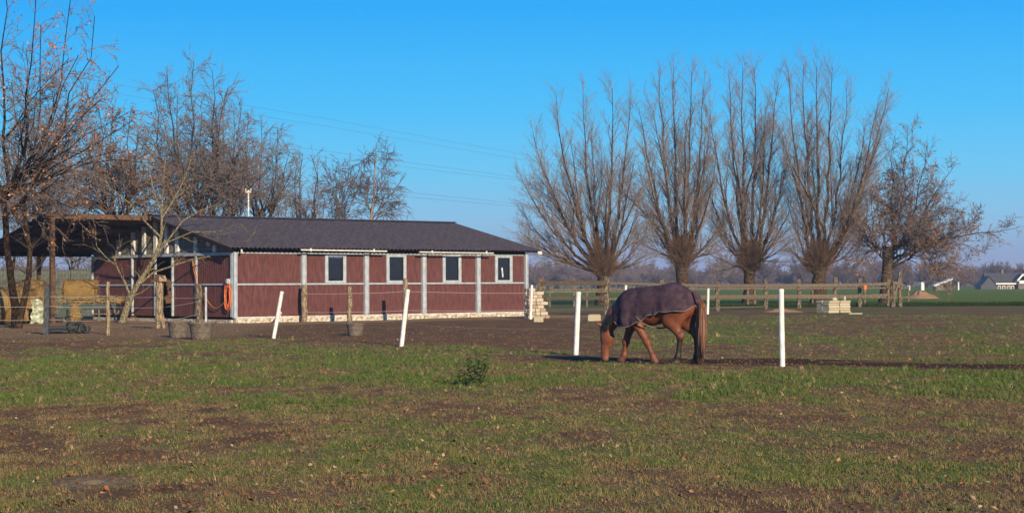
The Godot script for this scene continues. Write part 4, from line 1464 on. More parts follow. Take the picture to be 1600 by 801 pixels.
# ------------------------------------------------------------------ trees
# cfg: bark/twig colours, side branching
func side_shoots(mbT: MB, mbC: MB, mbL: MB, pts: PackedVector3Array, rs: PackedFloat32Array, cfg: Dictionary, g: RandomNumberGenerator) -> void:
	var m := pts.size()
	var total := 0.0
	for i in m - 1: total += pts[i].distance_to(pts[i + 1])
	var n1: int = maxi(4, roundi(cfg.n1 * total))
	for k in n1:
		var t := lerpf(cfg.t0, 1.0, pow((k + g.randf()) / n1, 0.85))
		var fi := t * (m - 1)
		var i := mini(int(fi), m - 2)
		var p := pts[i].lerp(pts[i + 1], fi - i)
		var d := (pts[i + 1] - pts[i]).normalized()
		var out := d.cross(Vector3(g.randf_range(-1, 1), g.randf_range(-1, 1), g.randf_range(-1, 1))).normalized()
		var ang: float = cfg.a1 * g.randf_range(0.6, 1.4)
		var dir := (d * cos(ang) + out * sin(ang)).normalized()
		var L: float = cfg.l1 * g.randf_range(0.55, 1.2) * (1.0 - 0.45 * t)
		var r := minf(lerpf(rs[i], rs[i + 1], fi - i) * 0.6, 0.03 + L * 0.006)
		var bp := PackedVector3Array([p])
		var br := PackedFloat32Array([r])
		var q := p
		for s in 4:
			dir = (dir + Vector3(g.randf_range(-1, 1), g.randf_range(-1, 1), g.randf_range(-1, 1)) * cfg.wob + Vector3(0, cfg.trop, 0)).normalized()
			q += dir * L * 0.25
			bp.append(q); br.append(maxf(r * (1.0 - 0.2 * (s + 1)), cfg.rmin))
		mbC.col = cfg.c1
		mbC.tube(bp, br, 4, false)
		var n2: int = maxi(3, roundi(cfg.n2 * L))
		for e in n2:
			var t2 := lerpf(0.15, 1.0, (e + g.randf()) / n2)
			var f2 := t2 * 4.0
			var i2 := mini(int(f2), 3)
			var p2 := bp[i2].lerp(bp[i2 + 1], f2 - i2)
			var d2 := (bp[i2 + 1] - bp[i2]).normalized()
			var o2 := d2.cross(Vector3(g.randf_range(-1, 1), g.randf_range(-1, 1), g.randf_range(-1, 1))).normalized()
			var a2: float = cfg.a2 * g.randf_range(0.5, 1.4)
			var dir2 := (d2 * cos(a2) + o2 * sin(a2) + Vector3(0, cfg.trop2, 0)).normalized()
			var L2: float = cfg.l2 * g.randf_range(0.5, 1.3)
			var pm := p2 + dir2 * L2 * 0.55
			var dir3 := (dir2 + Vector3(g.randf_range(-1, 1), g.randf_range(-1, 1) + cfg.trop2 * 2.0, g.randf_range(-1, 1)) * 0.3).normalized()
			var pe := pm + dir3 * L2 * 0.45
			mbC.col = cfg.c2
			mbC.twig(p2, pm, cfg.rmin * 1.25, cfg.rmin)
			mbC.twig(pm, pe, cfg.rmin, cfg.rmin * 0.6)
			for h in cfg.n3:
				var s3 := p2.lerp(pm, g.randf_range(0.2, 1.0)) if g.randf() < 0.5 else pm.lerp(pe, g.randf())
				var d3 := (dir2 + Vector3(g.randf_range(-1, 1), g.randf_range(-1, 1) + cfg.trop2, g.randf_range(-1, 1)) * 0.8).normalized()
				mbC.twig(s3, s3 + d3 * cfg.l2 * g.randf_range(0.25, 0.6), cfg.rmin * 0.8, cfg.rmin * 0.5)
			if cfg.leaf > 0.0:
				var lf: float = cfg.leaf
				if cfg.has("leaf_noise"):
					lf *= clampf(0.45 + 1.6 * nz.get_noise_3d(p2.x * 4.0, p2.y * 4.0, p2.z * 4.0), 0.0, 2.0)
				var cnt := int(lf) + (1 if g.randf() < lf - int(lf) else 0)
				for h in cnt:
					leaf(mbL, p2.lerp(pe, g.randf_range(0.2, 1.0)), cfg.leaf_size * g.randf_range(0.6, 1.3), cfg.leaf_cols[g.randi_range(0, cfg.leaf_cols.size() - 1)], g)

func leaf(mb: MB, p: Vector3, s: float, c: Color, g: RandomNumberGenerator) -> void:
	var b := Basis.from_euler(Vector3(g.randf() * TAU, g.randf() * TAU, g.randf() * TAU))
	var k := g.randf_range(0.75, 1.2)
	mb.col = Color(c.r * k, c.g * k, c.b * k)
	var x := b.x * s * 0.5
	var y := b.y * s
	var z := b.z * s * 0.12
	mb.quad(p, p - x + y * 0.5 + z, p + y - z, p + x + y * 0.5 + z)

# a tree whose main limbs run from the trunk to given tips (photo pixels at the tree's own depth)
func tips_tree(called: String, label: String, category: String, group: String, base: Vector3, split: Vector2, r0: float, tips: Array, cfg: Dictionary, sd: int) -> Node3D:
	var g := RandomNumberGenerator.new()
	g.seed = sd
	var D := -base.z
	var o := thing(called, label, category, base, group)
	var T := MB.new(); var C := MB.new(); var Lf := MB.new()
	var top := at(split.x, split.y, D) - base
	T.col = cfg.c0
	var tp := PackedVector3Array(); var tr := PackedFloat32Array()
	for k in 8:
		var t := k / 7.0
		var p := Vector3.ZERO.lerp(top, t) + Vector3(g.randf_range(-1, 1), 0, g.randf_range(-1, 1)) * 0.05 * (1.0 if k > 0 else 0.0)
		if k == 0: p.y -= 0.3
		tp.append(p)
		var flare := 1.0 + 0.5 * pow(1.0 - t, 4.0)
		var head: float = cfg.get("head", 1.0)
		tr.append(r0 * flare * lerpf(1.0, 0.8 * head if t > 0.75 and head > 1.0 else cfg.get("taper", 0.82), t))
	T.tube(tp, tr, 12)
	var spread: float = cfg.spread
	var idx := 0
	for q in tips:
		idx += 1
		var dz: float = g.randf_range(-1, 1) * cfg.dz
		if q.size() > 2: dz = q[2]
		var tip := at(q[0], q[1] + (9.0 if called == "pollard_willow" else 0.0), D + dz) - base
		# leave the trunk somewhere near its top
		var st0 := top.lerp(Vector3.ZERO, g.randf() * cfg.drop)
		var a := Vector3(tip.x - st0.x, 0, tip.z - st0.z)
		var L := st0.distance_to(tip)
		st0 += a.normalized() * r0 * 0.4 if a.length() > 0.01 else Vector3.ZERO
		var c1 := st0 + (a.normalized() * spread + Vector3.UP * (1.0 - spread)) * L * 0.4
		if cfg.has("arch"):
			c1 = st0 + Vector3(a.x * 0.55, (tip.y - st0.y) * 0.2, a.z * 0.55)
		var m := maxi(6, int(L / 1.0))
		var pts := PackedVector3Array(); var rs := PackedFloat32Array()
		var rr: float = cfg.rl * (0.35 + 0.065 * L) * g.randf_range(0.85, 1.15)
		for k in m + 1:
			var t := float(k) / m
			var p := st0.lerp(c1, t).lerp(c1.lerp(tip, t), t)
			if k > 0: p += Vector3(g.randf_range(-1, 1), g.randf_range(-1, 1), g.randf_range(-1, 1)) * cfg.kink * L / m
			pts.append(p)
			rs.append(maxf(rr * pow(1.0 - t, 0.8), 0.014))
		T.col = cfg.c0.lerp(cfg.c1, 0.4)
		T.tube(pts, rs, 6, false)
		side_shoots(T, C, Lf, pts, rs, cfg, g)
		# forks
		for f in cfg.forks:
			var t := g.randf_range(0.25, 0.6)
			var i := int(t * m)
			var p := pts[i]
			var d := (pts[i + 1] - pts[i]).normalized()
			var out := d.cross(Vector3(g.randf_range(-1, 1), g.randf_range(-1, 1), g.randf_range(-1, 1))).normalized()
			var fl := L * (1.0 - t) * g.randf_range(0.6, 0.95)
			var fp := PackedVector3Array([p]); var fr := PackedFloat32Array([rs[i] * 0.75])
			var dir: Vector3 = (d + out * tan(cfg.fang)).normalized()
			var pp := p
			var sN := maxi(4, int(fl / 0.8))
			for s in sN:
				dir = (dir + Vector3(g.randf_range(-1, 1), g.randf_range(-1, 1), g.randf_range(-1, 1)) * cfg.kink * 1.5 + Vector3(0, cfg.trop * 0.6, 0)).normalized()
				pp += dir * fl / sN
				fp.append(pp); fr.append(maxf(rs[i] * 0.75 * (1.0 - float(s + 1) / sN), 0.012))
			T.tube(fp, fr, 5, false)
			side_shoots(T, C, Lf, fp, fr, cfg, g)
	# a brush of thin shoots at a pollard's head
	if cfg.has("brush"):
		for k in cfg.brush:
			var a := g.randf() * TAU
			var el := lerpf(-0.1, 1.5, pow(g.randf(), 0.7))
			var d := Vector3(cos(a) * cos(el), sin(el), sin(a) * cos(el))
			var s := top + Vector3(cos(a) * r0 * 0.8 * g.randf(), g.randf_range(-0.7, 0.5), sin(a) * r0 * 0.8 * g.randf())
			var l := g.randf_range(0.5, 1.2) * (1.0 + 1.8 * pow(g.randf(), 2.0) * sin(maxf(el, 0.2)))
			var md := s + d * l * 0.5
			var en := md + (d + Vector3(0, 0.45, 0)).normalized() * l * 0.5
			C.col = cfg.brush_col
			C.twig(s, md, 0.012, 0.009)
			C.twig(md, en, 0.009, 0.005)
			for h in 3:
				var u := s.lerp(en, g.randf_range(0.2, 0.9))
				C.twig(u, u + (d + Vector3(g.randf_range(-1, 1), g.randf_range(-0.4, 1), g.randf_range(-1, 1)) * 0.8).normalized() * g.randf_range(0.2, 0.6), 0.010, 0.005)
	part("trunk", T, cfg.get("bark", M.bark), o)
	part("crown", C, M.twig, o)
	if Lf.v.size() > 0:
		part("leaves", Lf, M.leaf, o)
	tri_count += (T.ix.size() + C.ix.size() + Lf.ix.size()) / 3
	return o
var tri_count := 0

func build_trees() -> void:
	var russet := [Color(0.30, 0.12, 0.05), Color(0.24, 0.10, 0.045), Color(0.36, 0.17, 0.07), Color(0.17, 0.08, 0.04)]
	var pale := [Color(0.38, 0.17, 0.075), Color(0.30, 0.13, 0.06), Color(0.42, 0.23, 0.12)]
	var willow := {c0 = Color(0.72, 0.62, 0.52), c1 = Color(0.165, 0.13, 0.105), c2 = Color(0.24, 0.19, 0.17), n1 = 3.2, n2 = 5.0, n3 = 3, t0 = 0.2, a1 = 0.45, a2 = 0.6, l1 = 2.1, l2 = 0.8, arch = 1, wob = 0.16, trop = 0.07, trop2 = 0.12, rmin = 0.0072, leaf = 0.0,
		spread = 0.5, dz = 1.6, drop = 0.15, rl = 0.135, kink = 0.085, forks = 1, fang = 0.3, head = 1.5, brush = 800, brush_col = Color(0.17, 0.108, 0.065)}
	var ws := [
		[942, 417, 0.42, "pollard willow nearest the stable with wide arching side branches", [[832, 195], [868, 150], [910, 135], [925, 190], [958, 130], [985, 150], [818, 325], [1000, 300], [1008, 355], [850, 250], [890, 210], [815, 270], [812, 350], [835, 380], [990, 240], [1012, 395]]],
		[1066, 402, 0.44, "pollard willow standing behind the horse's back", [[1000, 160], [1030, 112], [1052, 95], [1080, 103], [1100, 125], [1008, 230], [1120, 230], [1133, 320], [1072, 180], [1110, 170], [1003, 300], [998, 365], [1130, 380], [1020, 330]]],
		[1172, 410, 0.40, "tall pollard willow between the horse's rump and the lone white post", [[1108, 160], [1140, 108], [1160, 95], [1180, 98], [1215, 118], [1235, 210], [1100, 260], [1198, 160], [1240, 300], [1112, 330], [1105, 385], [1232, 370], [1225, 260]]],
		[1280, 412, 0.46, "pollard willow beside the russet oak with one stem leaning over", [[1232, 98], [1255, 90], [1276, 93], [1300, 95], [1325, 130], [1388, 128], [1352, 190], [1240, 230], [1372, 160], [1230, 300], [1228, 370], [1340, 320], [1335, 250], [1345, 380]]]]
	var sd := 200
	for w in ws:
		sd += 1
		tips_tree("pollard_willow", w[3], "tree", "row of pollard willows", gat(w[0], 117.0 + (sd % 3)), Vector2(w[0], w[1]), w[2], w[4], willow, sd)
	print("willows ", tri_count)
	var oak := {c0 = Color(0.9, 0.85, 0.8), c1 = Color(0.125, 0.10, 0.088), c2 = Color(0.18, 0.145, 0.13), n1 = 3.6, n2 = 5.0, n3 = 3, t0 = 0.2, a1 = 0.8, a2 = 0.75, l1 = 2.0, l2 = 0.65, wob = 0.34, trop = 0.04, trop2 = 0.0, rmin = 0.009, leaf = 4.6, leaf_noise = 1, leaf_size = 0.1, leaf_cols = russet,
		spread = 0.55, dz = 2.6, drop = 0.45, rl = 0.115, kink = 0.17, forks = 2, fang = 0.6}
	tips_tree("oak_tree", "spreading oak with russet leaves at the end of the willow row", "tree", "", gat(1385, 118.0), Vector2(1388, 385), 0.40,
		[[1420, 197], [1395, 215], [1448, 225], [1345, 255], [1322, 330], [1490, 260], [1470, 300], [1540, 335], [1588, 358], [1310, 385], [1545, 395], [1460, 330], [1330, 420], [1500, 415], [1500, 350], [1370, 290], [1430, 260]], oak, 301)
	# left side
	var big := oak.duplicate()
	big.c0 = Color(0.30, 0.25, 0.22); big.leaf = 3.2; big.leaf_size = 0.075; big.leaf_cols = pale; big.rmin = 0.0065; big.n1 = 2.3; big.n2 = 4.8; big.l1 = 1.6; big.l2 = 0.5; big.dz = 2.4; big.rl = 0.075; big.drop = 0.22; big.spread = 0.62; big.forks = 2; big.n3 = 2; big.leaf_noise = 1
	tips_tree("oak_tree", "large forked oak with pale orange leaves before the canopy", "tree", "", gat(24, 61.5), Vector2(2, 290), 0.12,
		[[5, -60], [60, -40], [110, 0], [150, 20], [182, 105], [205, 190], [120, 80], [90, 140], [160, 150], [60, 40], [-60, -30], [-90, 110], [85, 225], [135, 245], [20, 130], [185, 235], [-50, 220], [30, 350, -1.0]], big, 302)
	# its second stem
	var mb := MB.new()
	var b0 := gat(24, 61.3)
	var stem := thing("tree_stem", "dark slanting second stem of a forked trunk before the straw bales", "trunk", b0)
	var pp := PackedVector3Array(); var rr := PackedFloat32Array()
	for q in [[26, 512], [32, 490], [38, 462], [44, 430], [46, 390], [38, 340], [30, 290]]:
		pp.append(at(q[0], q[1], 61.3) - b0); rr.append(lerpf(0.13, 0.05, float(512 - q[1]) / 222.0))
	pp[0].y = -0.2
	mb.col = Color(0.45, 0.4, 0.36)
	mb.tube(pp, rr, 9)
	part("stem", mb, M.bark, stem)
	mb = MB.new()
	mb.col = Color(0.085, 0.066, 0.056)
	for k in 60:
		var u := pp[rng.randi_range(3, 6)]
		mb.twig(u, u + Vector3(rng.randf_range(-1, 1), rng.randf_range(0.1, 0.9), rng.randf_range(-1, 1)) * 0.9, 0.012, 0.004)
	part("twigs", mb, M.twig, stem)
	var dark := oak.duplicate()
	dark.leaf = 2.8; dark.leaf_size = 0.11; dark.n1 = 3.0; dark.erase("leaf_noise"); dark.l1 = 1.7; dark.leaf_cols = [Color(0.16, 0.075, 0.04), Color(0.22, 0.095, 0.045), Color(0.12, 0.065, 0.04)]; dark.rmin = 0.0085
	dark.dz = 1.8; dark.spread = 0.35
	tips_tree("oak_tree", "russet leaved tree rising behind the canopy roof", "tree", "trees behind the stable", gat(185, 88.0), Vector2(182, 335), 0.22,
		[[150, 168], [175, 160], [200, 178], [130, 215], [216, 205], [118, 265], [226, 255], [165, 215], [190, 235], [110, 310], [235, 310]], dark, 303)
	var bare := oak.duplicate()
	bare.n1 = 3.6; bare.n2 = 5.2; bare.leaf = 0.9; bare.leaf_size = 0.085; bare.spread = 0.42; bare.a1 = 0.75; bare.l1 = 1.6; bare.trop = 0.05; bare.drop = 0.5; bare.dz = 1.6; bare.c1 = Color(0.12, 0.102, 0.096); bare.c2 = Color(0.175, 0.147, 0.148); bare.rmin = 0.0105
	tips_tree("bare_tree", "tall bare tree behind the gable with a rounded top", "tree", "trees behind the stable", gat(315, 94.0), Vector2(313, 330), 0.25,
		[[236, 140], [260, 118], [300, 98], [330, 108], [352, 140], [376, 172], [386, 215], [228, 200], [400, 245], [280, 150], [340, 170], [250, 260], [310, 180]], bare, 304)
	var thin := bare.duplicate()
	thin.leaf = 0.25; thin.l1 = 1.2; thin.forks = 1
	tips_tree("bare_tree", "bushy bare tree behind the pale pole", "tree", "trees behind the stable", gat(412, 99.0), Vector2(410, 330), 0.18,
		[[366, 205], [385, 193], [408, 188], [430, 206], [450, 232], [462, 262], [360, 255], [445, 290], [400, 240]], thin, 305)
	tips_tree("bare_tree", "twiggy bare tree close behind the tall rounded one", "tree", "trees behind the stable", gat(362, 101.0), Vector2(360, 330), 0.17,
		[[345, 190], [368, 175], [388, 225], [334, 240], [356, 230], [390, 280]], thin, 306)
	var slim := thin.duplicate()
	slim.a1 = 0.35; slim.l1 = 0.8; slim.dz = 0.8; slim.leaf = 0.0; slim.n1 = 2.2
	tips_tree("bare_tree", "slim upright tree of thin stems behind the ridge", "tree", "trees behind the stable", gat(478, 101.0), Vector2(477, 345), 0.13,
		[[462, 250], [470, 243], [488, 238], [494, 268], [453, 290], [502, 300]], slim, 307)
	var birch := thin.duplicate()
	birch.leaf = 0.0; birch.trop = -0.05; birch.trop2 = -0.18; birch.a1 = 0.7; birch.l1 = 1.3; birch.c0 = Color(1, 1, 1); birch.bark = M.bark_birch; birch.rl = 0.07; birch.taper = 0.18; birch.drop = 0.5; birch.dz = 1.0; birch.c2 = Color(0.13, 0.085, 0.08)
	tips_tree("birch_tree", "birch with pale leaning trunk above the right part of the ridge", "tree", "birches behind the stable", gat(570, 103.0), Vector2(587, 240), 0.15,
		[[586, 224], [571, 246], [604, 250], [552, 282], [624, 292], [634, 325], [542, 312], [610, 300], [590, 260]], birch, 308)
	tips_tree("birch_tree", "smaller thin birch left of the pale leaning birch", "tree", "birches behind the stable", gat(530, 104.0), Vector2(529, 275), 0.08,
		[[514, 262], [528, 254], [545, 270], [506, 292], [556, 300], [535, 290]], birch, 309)
	tips_tree("bare_tree", "low broad bare tree behind the left end of the canopy", "tree", "trees behind the stable", gat(60, 92.0), Vector2(60, 350), 0.2,
		[[18, 212], [50, 200], [82, 220], [102, 242], [122, 275], [-5, 240], [-30, 265], [70, 185], [130, 310], [10, 300], [95, 330]], dark.merged({leaf = 1.2}, true), 310)
	var scrub := thin.duplicate()
	scrub.forks = 0; scrub.drop = 0.9; scrub.spread = 0.6; scrub.n1 = 3.0; scrub.leaf = 0.3
	for q in [[440, 108, "low scrub thicket behind the ridge beside the bushy tree", [[415, 310], [430, 300], [448, 302], [465, 312], [480, 318]], 311],
			[505, 109, "low scrub thicket behind the ridge beside the slim tree", [[490, 312], [505, 306], [520, 312], [540, 322], [478, 322]], 312],
			[255, 100, "leafy scrub behind the stable gable's apex", [[215, 300], [235, 280], [255, 270], [275, 285], [295, 300], [260, 240]], 313],
			[20, 90, "tangled scrub behind the ribbed metal fence at its far left", [[-20, 400], [5, 385], [30, 395], [55, 400], [20, 360]], 314],
			[110, 91, "tangled scrub behind the ribbed metal fence near the canopy post", [[80, 395], [100, 380], [120, 390], [145, 400], [125, 370]], 315]]:
		tips_tree("scrub_bush", q[2], "bush", "scrub behind the stable", gat(q[0], q[1]), Vector2(q[0], 400), 0.08, q[3], scrub, q[4])
	# slanting young tree before the gable
	var yb := gat(193, 69.5)
	var yt := thing("young_tree", "slanting young tree with mossy bark before the gable doorway", "tree", yb)
	var T := MB.new(); var C := MB.new(); var Lf := MB.new()
	var ycfg := thin.duplicate()
	ycfg.merge({c1 = Color(0.20, 0.165, 0.085), c2 = Color(0.20, 0.16, 0.09), n1 = 1.6, n2 = 3.0, n3 = 1, l1 = 0.9, l2 = 0.4, a1 = 0.7, leaf = 0.06, leaf_cols = pale, leaf_size = 0.08, t0 = 0.1, rmin = 0.006}, true)
	var g := RandomNumberGenerator.new()
	g.seed = 77
	for q in [[[[189, 508], [196, 485], [203, 465], [216, 442], [232, 418], [245, 395], [252, 365], [252, 330], [254, 290], [258, 245]], 0.165, 0.02, 0.0],
			[[[203, 463], [194, 440], [182, 418], [178, 405], [184, 385]], 0.06, 0.015, 0.1],
			[[[212, 448], [240, 425], [270, 415], [300, 405], [340, 398], [395, 372]], 0.05, 0.01, 0.3],
			[[[238, 405], [262, 375], [285, 345], [310, 330], [340, 318]], 0.05, 0.012, -0.5],
			[[[250, 370], [225, 345], [205, 320], [180, 300], [165, 290]], 0.045, 0.012, 0.4],
			[[[253, 340], [272, 310], [290, 275], [300, 240]], 0.045, 0.012, -0.6],
			[[[252, 335], [240, 300], [232, 265], [238, 225]], 0.04, 0.012, 0.5],
			[[[184, 418], [165, 402], [150, 385], [148, 360]], 0.03, 0.01, 0.3],
			[[[262, 378], [300, 362], [340, 362], [370, 350]], 0.035, 0.01, 0.8]]:
		var path: Array = q[0]
		var pts := PackedVector3Array(); var rs := PackedFloat32Array()
		for k in path.size():
			var t := float(k) / (path.size() - 1)
			pts.append(at(path[k][0], path[k][1], 69.5 - q[3] * t) - yb + Vector3(0, 0, 0))
			rs.append(lerpf(q[1], q[2], pow(t, 0.8)))
		T.col = Color(1, 1, 1)
		T.tube(pts, rs, 8)
		side_shoots(T, C, Lf, pts, rs, ycfg, g)
	part("trunk", T, M.bark_moss, yt)
	part("crown", C, M.twig, yt)
	if Lf.v.size() > 0: part("leaves", Lf, M.leaf, yt)
	print("trees ", tri_count)

# ------------------------------------------------------------------ animals: smooth union of tapered capsules, meshed as surface nets
# cap: [a, b, ra, rb, zscale]
func sdf(p: Vector3, caps: Array, k: float) -> float:
	var d := 1e3
	for c in caps:
		var a: Vector3 = c[0]
		var ba: Vector3 = c[1] - a
		var pa := p - a
		var zs: float = c[4]
		if zs != 1.0:
			pa.z *= zs; ba.z *= zs
		var h := clampf(pa.dot(ba) / maxf(ba.length_squared(), 1e-9), 0.0, 1.0)
		var e: float = (pa - ba * h).length() - lerpf(c[2], c[3], h)
		var t := clampf(0.5 + 0.5 * (d - e) / k, 0.0, 1.0)
		d = lerpf(d, e, t) - k * t * (1.0 - t)
	return d

func nets(caps: Array, k: float, cell: float, lo: Vector3, hi: Vector3, coloring: Callable) -> MB:
	var nx := int((hi.x - lo.x) / cell) + 2
	var ny := int((hi.y - lo.y) / cell) + 2
	var nzz := int((hi.z - lo.z) / cell) + 2
	var val := PackedFloat32Array()
	val.resize(nx * ny * nzz)
	val.fill(1.0)
	var B := 5
	for bx in range(0, nx, B):
		for by in range(0, ny, B):
			for bz in range(0, nzz, B):
				var ce := lo + Vector3(bx + B * 0.5, by + B * 0.5, bz + B * 0.5) * cell
				var rad := B * cell * 0.9
				var near := []
				var dmin := 1e3
				for c in caps:
					var e := sdf(ce, [c], k)
					dmin = minf(dmin, e)
					if e < rad * 1.35 + k * 2.0: near.append(c)
				if dmin > rad * 1.35 + k * 0.6 or near.is_empty():
					continue
				if dmin < -rad * 1.5:
					for x in range(bx, mini(bx + B, nx)):
						for y in range(by, mini(by + B, ny)):
							for z in range(bz, mini(bz + B, nzz)):
								val[(x * ny + y) * nzz + z] = -1.0
					continue
				for x in range(bx, mini(bx + B, nx)):
					for y in range(by, mini(by + B, ny)):
						for z in range(bz, mini(bz + B, nzz)):
							val[(x * ny + y) * nzz + z] = sdf(lo + Vector3(x, y, z) * cell, near, k)
	var mb := MB.new()
	var id := PackedInt32Array()
	id.resize(nx * ny * nzz)
	id.fill(-1)
	var sx := ny * nzz
	var sy := nzz
	for x in nx - 1:
		for y in ny - 1:
			for z in nzz - 1:
				var i0 := x * sx + y * sy + z
				var cnt := 0
				for q in 8:
					if val[i0 + (q & 1) * sx + ((q >> 1) & 1) * sy + (q >> 2)] < 0.0: cnt += 1
				if cnt == 0 or cnt == 8: continue
				var s := Vector3.ZERO
				var n := 0
				for e in 12:
					var ax := e / 4
					var o1 := e & 1
					var o2 := (e >> 1) & 1
					var pa := Vector3i(0, o1, o2) if ax == 0 else (Vector3i(o1, 0, o2) if ax == 1 else Vector3i(o1, o2, 0))
					var pb := pa
					pb[ax] = 1
					var va := val[i0 + pa.x * sx + pa.y * sy + pa.z]
					var vb := val[i0 + pb.x * sx + pb.y * sy + pb.z]
					if (va < 0.0) != (vb < 0.0):
						s += Vector3(pa).lerp(Vector3(pb), clampf(va / (va - vb), 0, 1))
						n += 1
				s /= n
				var p := lo + (Vector3(x, y, z) + s) * cell
				id[i0] = mb.v.size()
				var gx := val[i0 + sx] - val[i0] + val[i0 + sx + sy + 1] - val[i0 + sy + 1]
				var gy := val[i0 + sy] - val[i0] + val[i0 + sx + sy + 1] - val[i0 + sx + 1]
				var gz := val[i0 + 1] - val[i0] + val[i0 + sx + sy + 1] - val[i0 + sx + sy]
				mb.v.append(p)
				mb.n.append(Vector3(gx, gy, gz).normalized())
				mb.c.append(coloring.call(p))
	for x in range(1, nx - 1):
		for y in range(1, ny - 1):
			for z in range(1, nzz - 1):
				var i0 := x * sx + y * sy + z
				var ins := val[i0] < 0.0
				for ax in 3:
					var st1: int = [sx, sy, 1][ax]
					if ins == (val[i0 + st1] < 0.0): continue
					var u: int = [sy, 1, sx][ax]
					var w: int = [1, sx, sy][ax]
					var a := id[i0]; var b := id[i0 - u]; var c := id[i0 - u - w]; var d := id[i0 - w]
					if a < 0 or b < 0 or c < 0 or d < 0: continue
					if ins:
						mb.ix.append_array(PackedInt32Array([a, c, b, a, d, c]))
					else:
						mb.ix.append_array(PackedInt32Array([a, b, c, a, c, d]))
	return mb

func build_horse() -> void:
	var hp := gp(1020, 567)
	var psi := deg_to_rad(34.0)
	# local +x = forward (to the left and away), local +z = the horse's left side, towards the camera
	var horse := thing("horse", "chestnut horse in a dark purple rug grazing beside the track", "horse", hp + Vector3(0.05, -0.005, 0), "", PI + 0.0)
	horse.basis = Basis(Vector3(-cos(psi), 0, -sin(psi)), Vector3.UP, Vector3(-sin(psi), 0, cos(psi)))
	# right-handed: x cross y = z
	var V := func(x: float, y: float, z: float) -> Vector3: return Vector3(x, y, z)
	var torso := [
		[Vector3(0.42, 1.06, 0), Vector3(0.05, 1.08, 0), 0.34, 0.35, 1.12],
		[Vector3(0.05, 1.08, 0), Vector3(-0.40, 1.16, 0), 0.35, 0.335, 1.1],
		[Vector3(-0.40, 1.16, 0), Vector3(-0.62, 1.12, 0), 0.335, 0.27, 1.05],
		[Vector3(0.30, 1.28, 0), Vector3(0.50, 1.22, 0), 0.14, 0.16, 1.3],
		[Vector3(0.42, 1.02, 0), Vector3(0.62, 0.98, 0), 0.32, 0.24, 1.15]]
	var caps := torso.duplicate()
	# neck and head, grazing
	caps.append([Vector3(0.52, 1.12, 0), Vector3(0.85, 0.92, 0), 0.25, 0.185, 1.35])
	caps.append([Vector3(0.85, 0.92, 0), Vector3(1.06, 0.66, 0), 0.185, 0.135, 1.4])
	caps.append([Vector3(1.08, 0.60, 0), Vector3(1.06, 0.46, 0), 0.115, 0.125, 1.35])     # cranium, cheek
	caps.append([Vector3(1.02, 0.48, 0), Vector3(1.03, 0.36, 0), 0.125, 0.085, 1.5])
	caps.append([Vector3(1.10, 0.50, 0), Vector3(1.13, 0.18, 0), 0.085, 0.062, 1.2])      # face
	caps.append([Vector3(1.08, 0.28, 0), Vector3(1.10, 0.085, 0), 0.07, 0.07, 1.2])     # muzzle
	# left (near) fore leg, drawn back; right fore leg forward
	for q in [[0.14, [0.42, 0.92], [0.30, 0.74], [0.09, 0.40], [-0.03, 0.14], [-0.08, 0.05]], [-0.14, [0.56, 0.92], [0.60, 0.72], [0.72, 0.40], [0.76, 0.14], [0.82, 0.05]]]:
		var z: float = q[0]
		var P := []
		for i in range(1, 6): P.append(Vector3(q[i][0], q[i][1], z))
		caps.append([P[0], P[1], 0.14, 0.105, 1.25])
		caps.append([P[1], P[2], 0.095, 0.058, 1.0])
		caps.append([P[2], P[2], 0.064, 0.064, 1.0])
		caps.append([P[2], P[3], 0.048, 0.038, 1.0])
		caps.append([P[3], P[3], 0.05, 0.05, 1.0])
		caps.append([P[3], P[4], 0.042, 0.055, 1.0])
		caps.append([P[4], P[4] + Vector3(0.035, -0.015, 0), 0.06, 0.058, 1.0])
	# hind legs: [z, hip, stifle, hock, fetlock, hoof]
	for q in [[0.155, [-0.55, 1.10], [-0.40, 0.83], [-0.63, 0.53], [-0.57, 0.15], [-0.53, 0.05]], [-0.155, [-0.58, 1.10], [-0.50, 0.83], [-0.80, 0.55], [-0.80, 0.15], [-0.77, 0.05]]]:
		var z: float = q[0]
		var P := []
		for i in range(1, 6): P.append(Vector3(q[i][0], q[i][1], z))
		caps.append([P[0], P[1], 0.23, 0.155, 1.35])
		caps.append([P[0] + Vector3(-0.12, -0.05, -z * 0.3), P[1].lerp(P[2], 0.35) + Vector3(-0.06, 0.02, 0), 0.17, 0.10, 1.2])
		caps.append([P[1], P[2], 0.145, 0.062, 1.15])
		caps.append([P[2], P[2] + Vector3(-0.03, 0.03, 0), 0.066, 0.05, 1.0])
		caps.append([P[2], P[3], 0.055, 0.043, 1.0])
		caps.append([P[3], P[3], 0.053, 0.053, 1.0])
		caps.append([P[3], P[4], 0.043, 0.056, 1.0])
		caps.append([P[4], P[4] + Vector3(0.035, -0.015, 0), 0.062, 0.06, 1.0])
	for c in caps:      # flat-sided capsules keep their offset from the middle
		if c[4] != 1.0 and absf(c[0].z) > 0.01:
			pass
	var chest := Color(0.23, 0.068, 0.028)
	var dark := Color(0.022, 0.014, 0.011)
	var paint := func(p: Vector3) -> Color:
		var n := nz2.get_noise_3d(p.x * 3.0, p.y * 3.0, p.z * 3.0)
		var c := chest.lerp(Color(0.16, 0.046, 0.02), clampf(0.5 + n, 0, 1))
		if p.x < -0.45 and p.y < 0.56:
			c = c.lerp(dark, smoothstep(0.56, 0.44, p.y + n * 0.06))
		if p.y < 0.075 and p.x < 0.95:
			c = Color(0.10, 0.055, 0.04)
		if p.x > 0.95 and p.y < 0.2:
			c = c.lerp(Color(0.22, 0.10, 0.06), smoothstep(0.2, 0.08, p.y))
		if p.x > 1.14 and p.y > 0.3 and absf(p.z) < 0.035:
			c = Color(0.45, 0.36, 0.3)
		return c
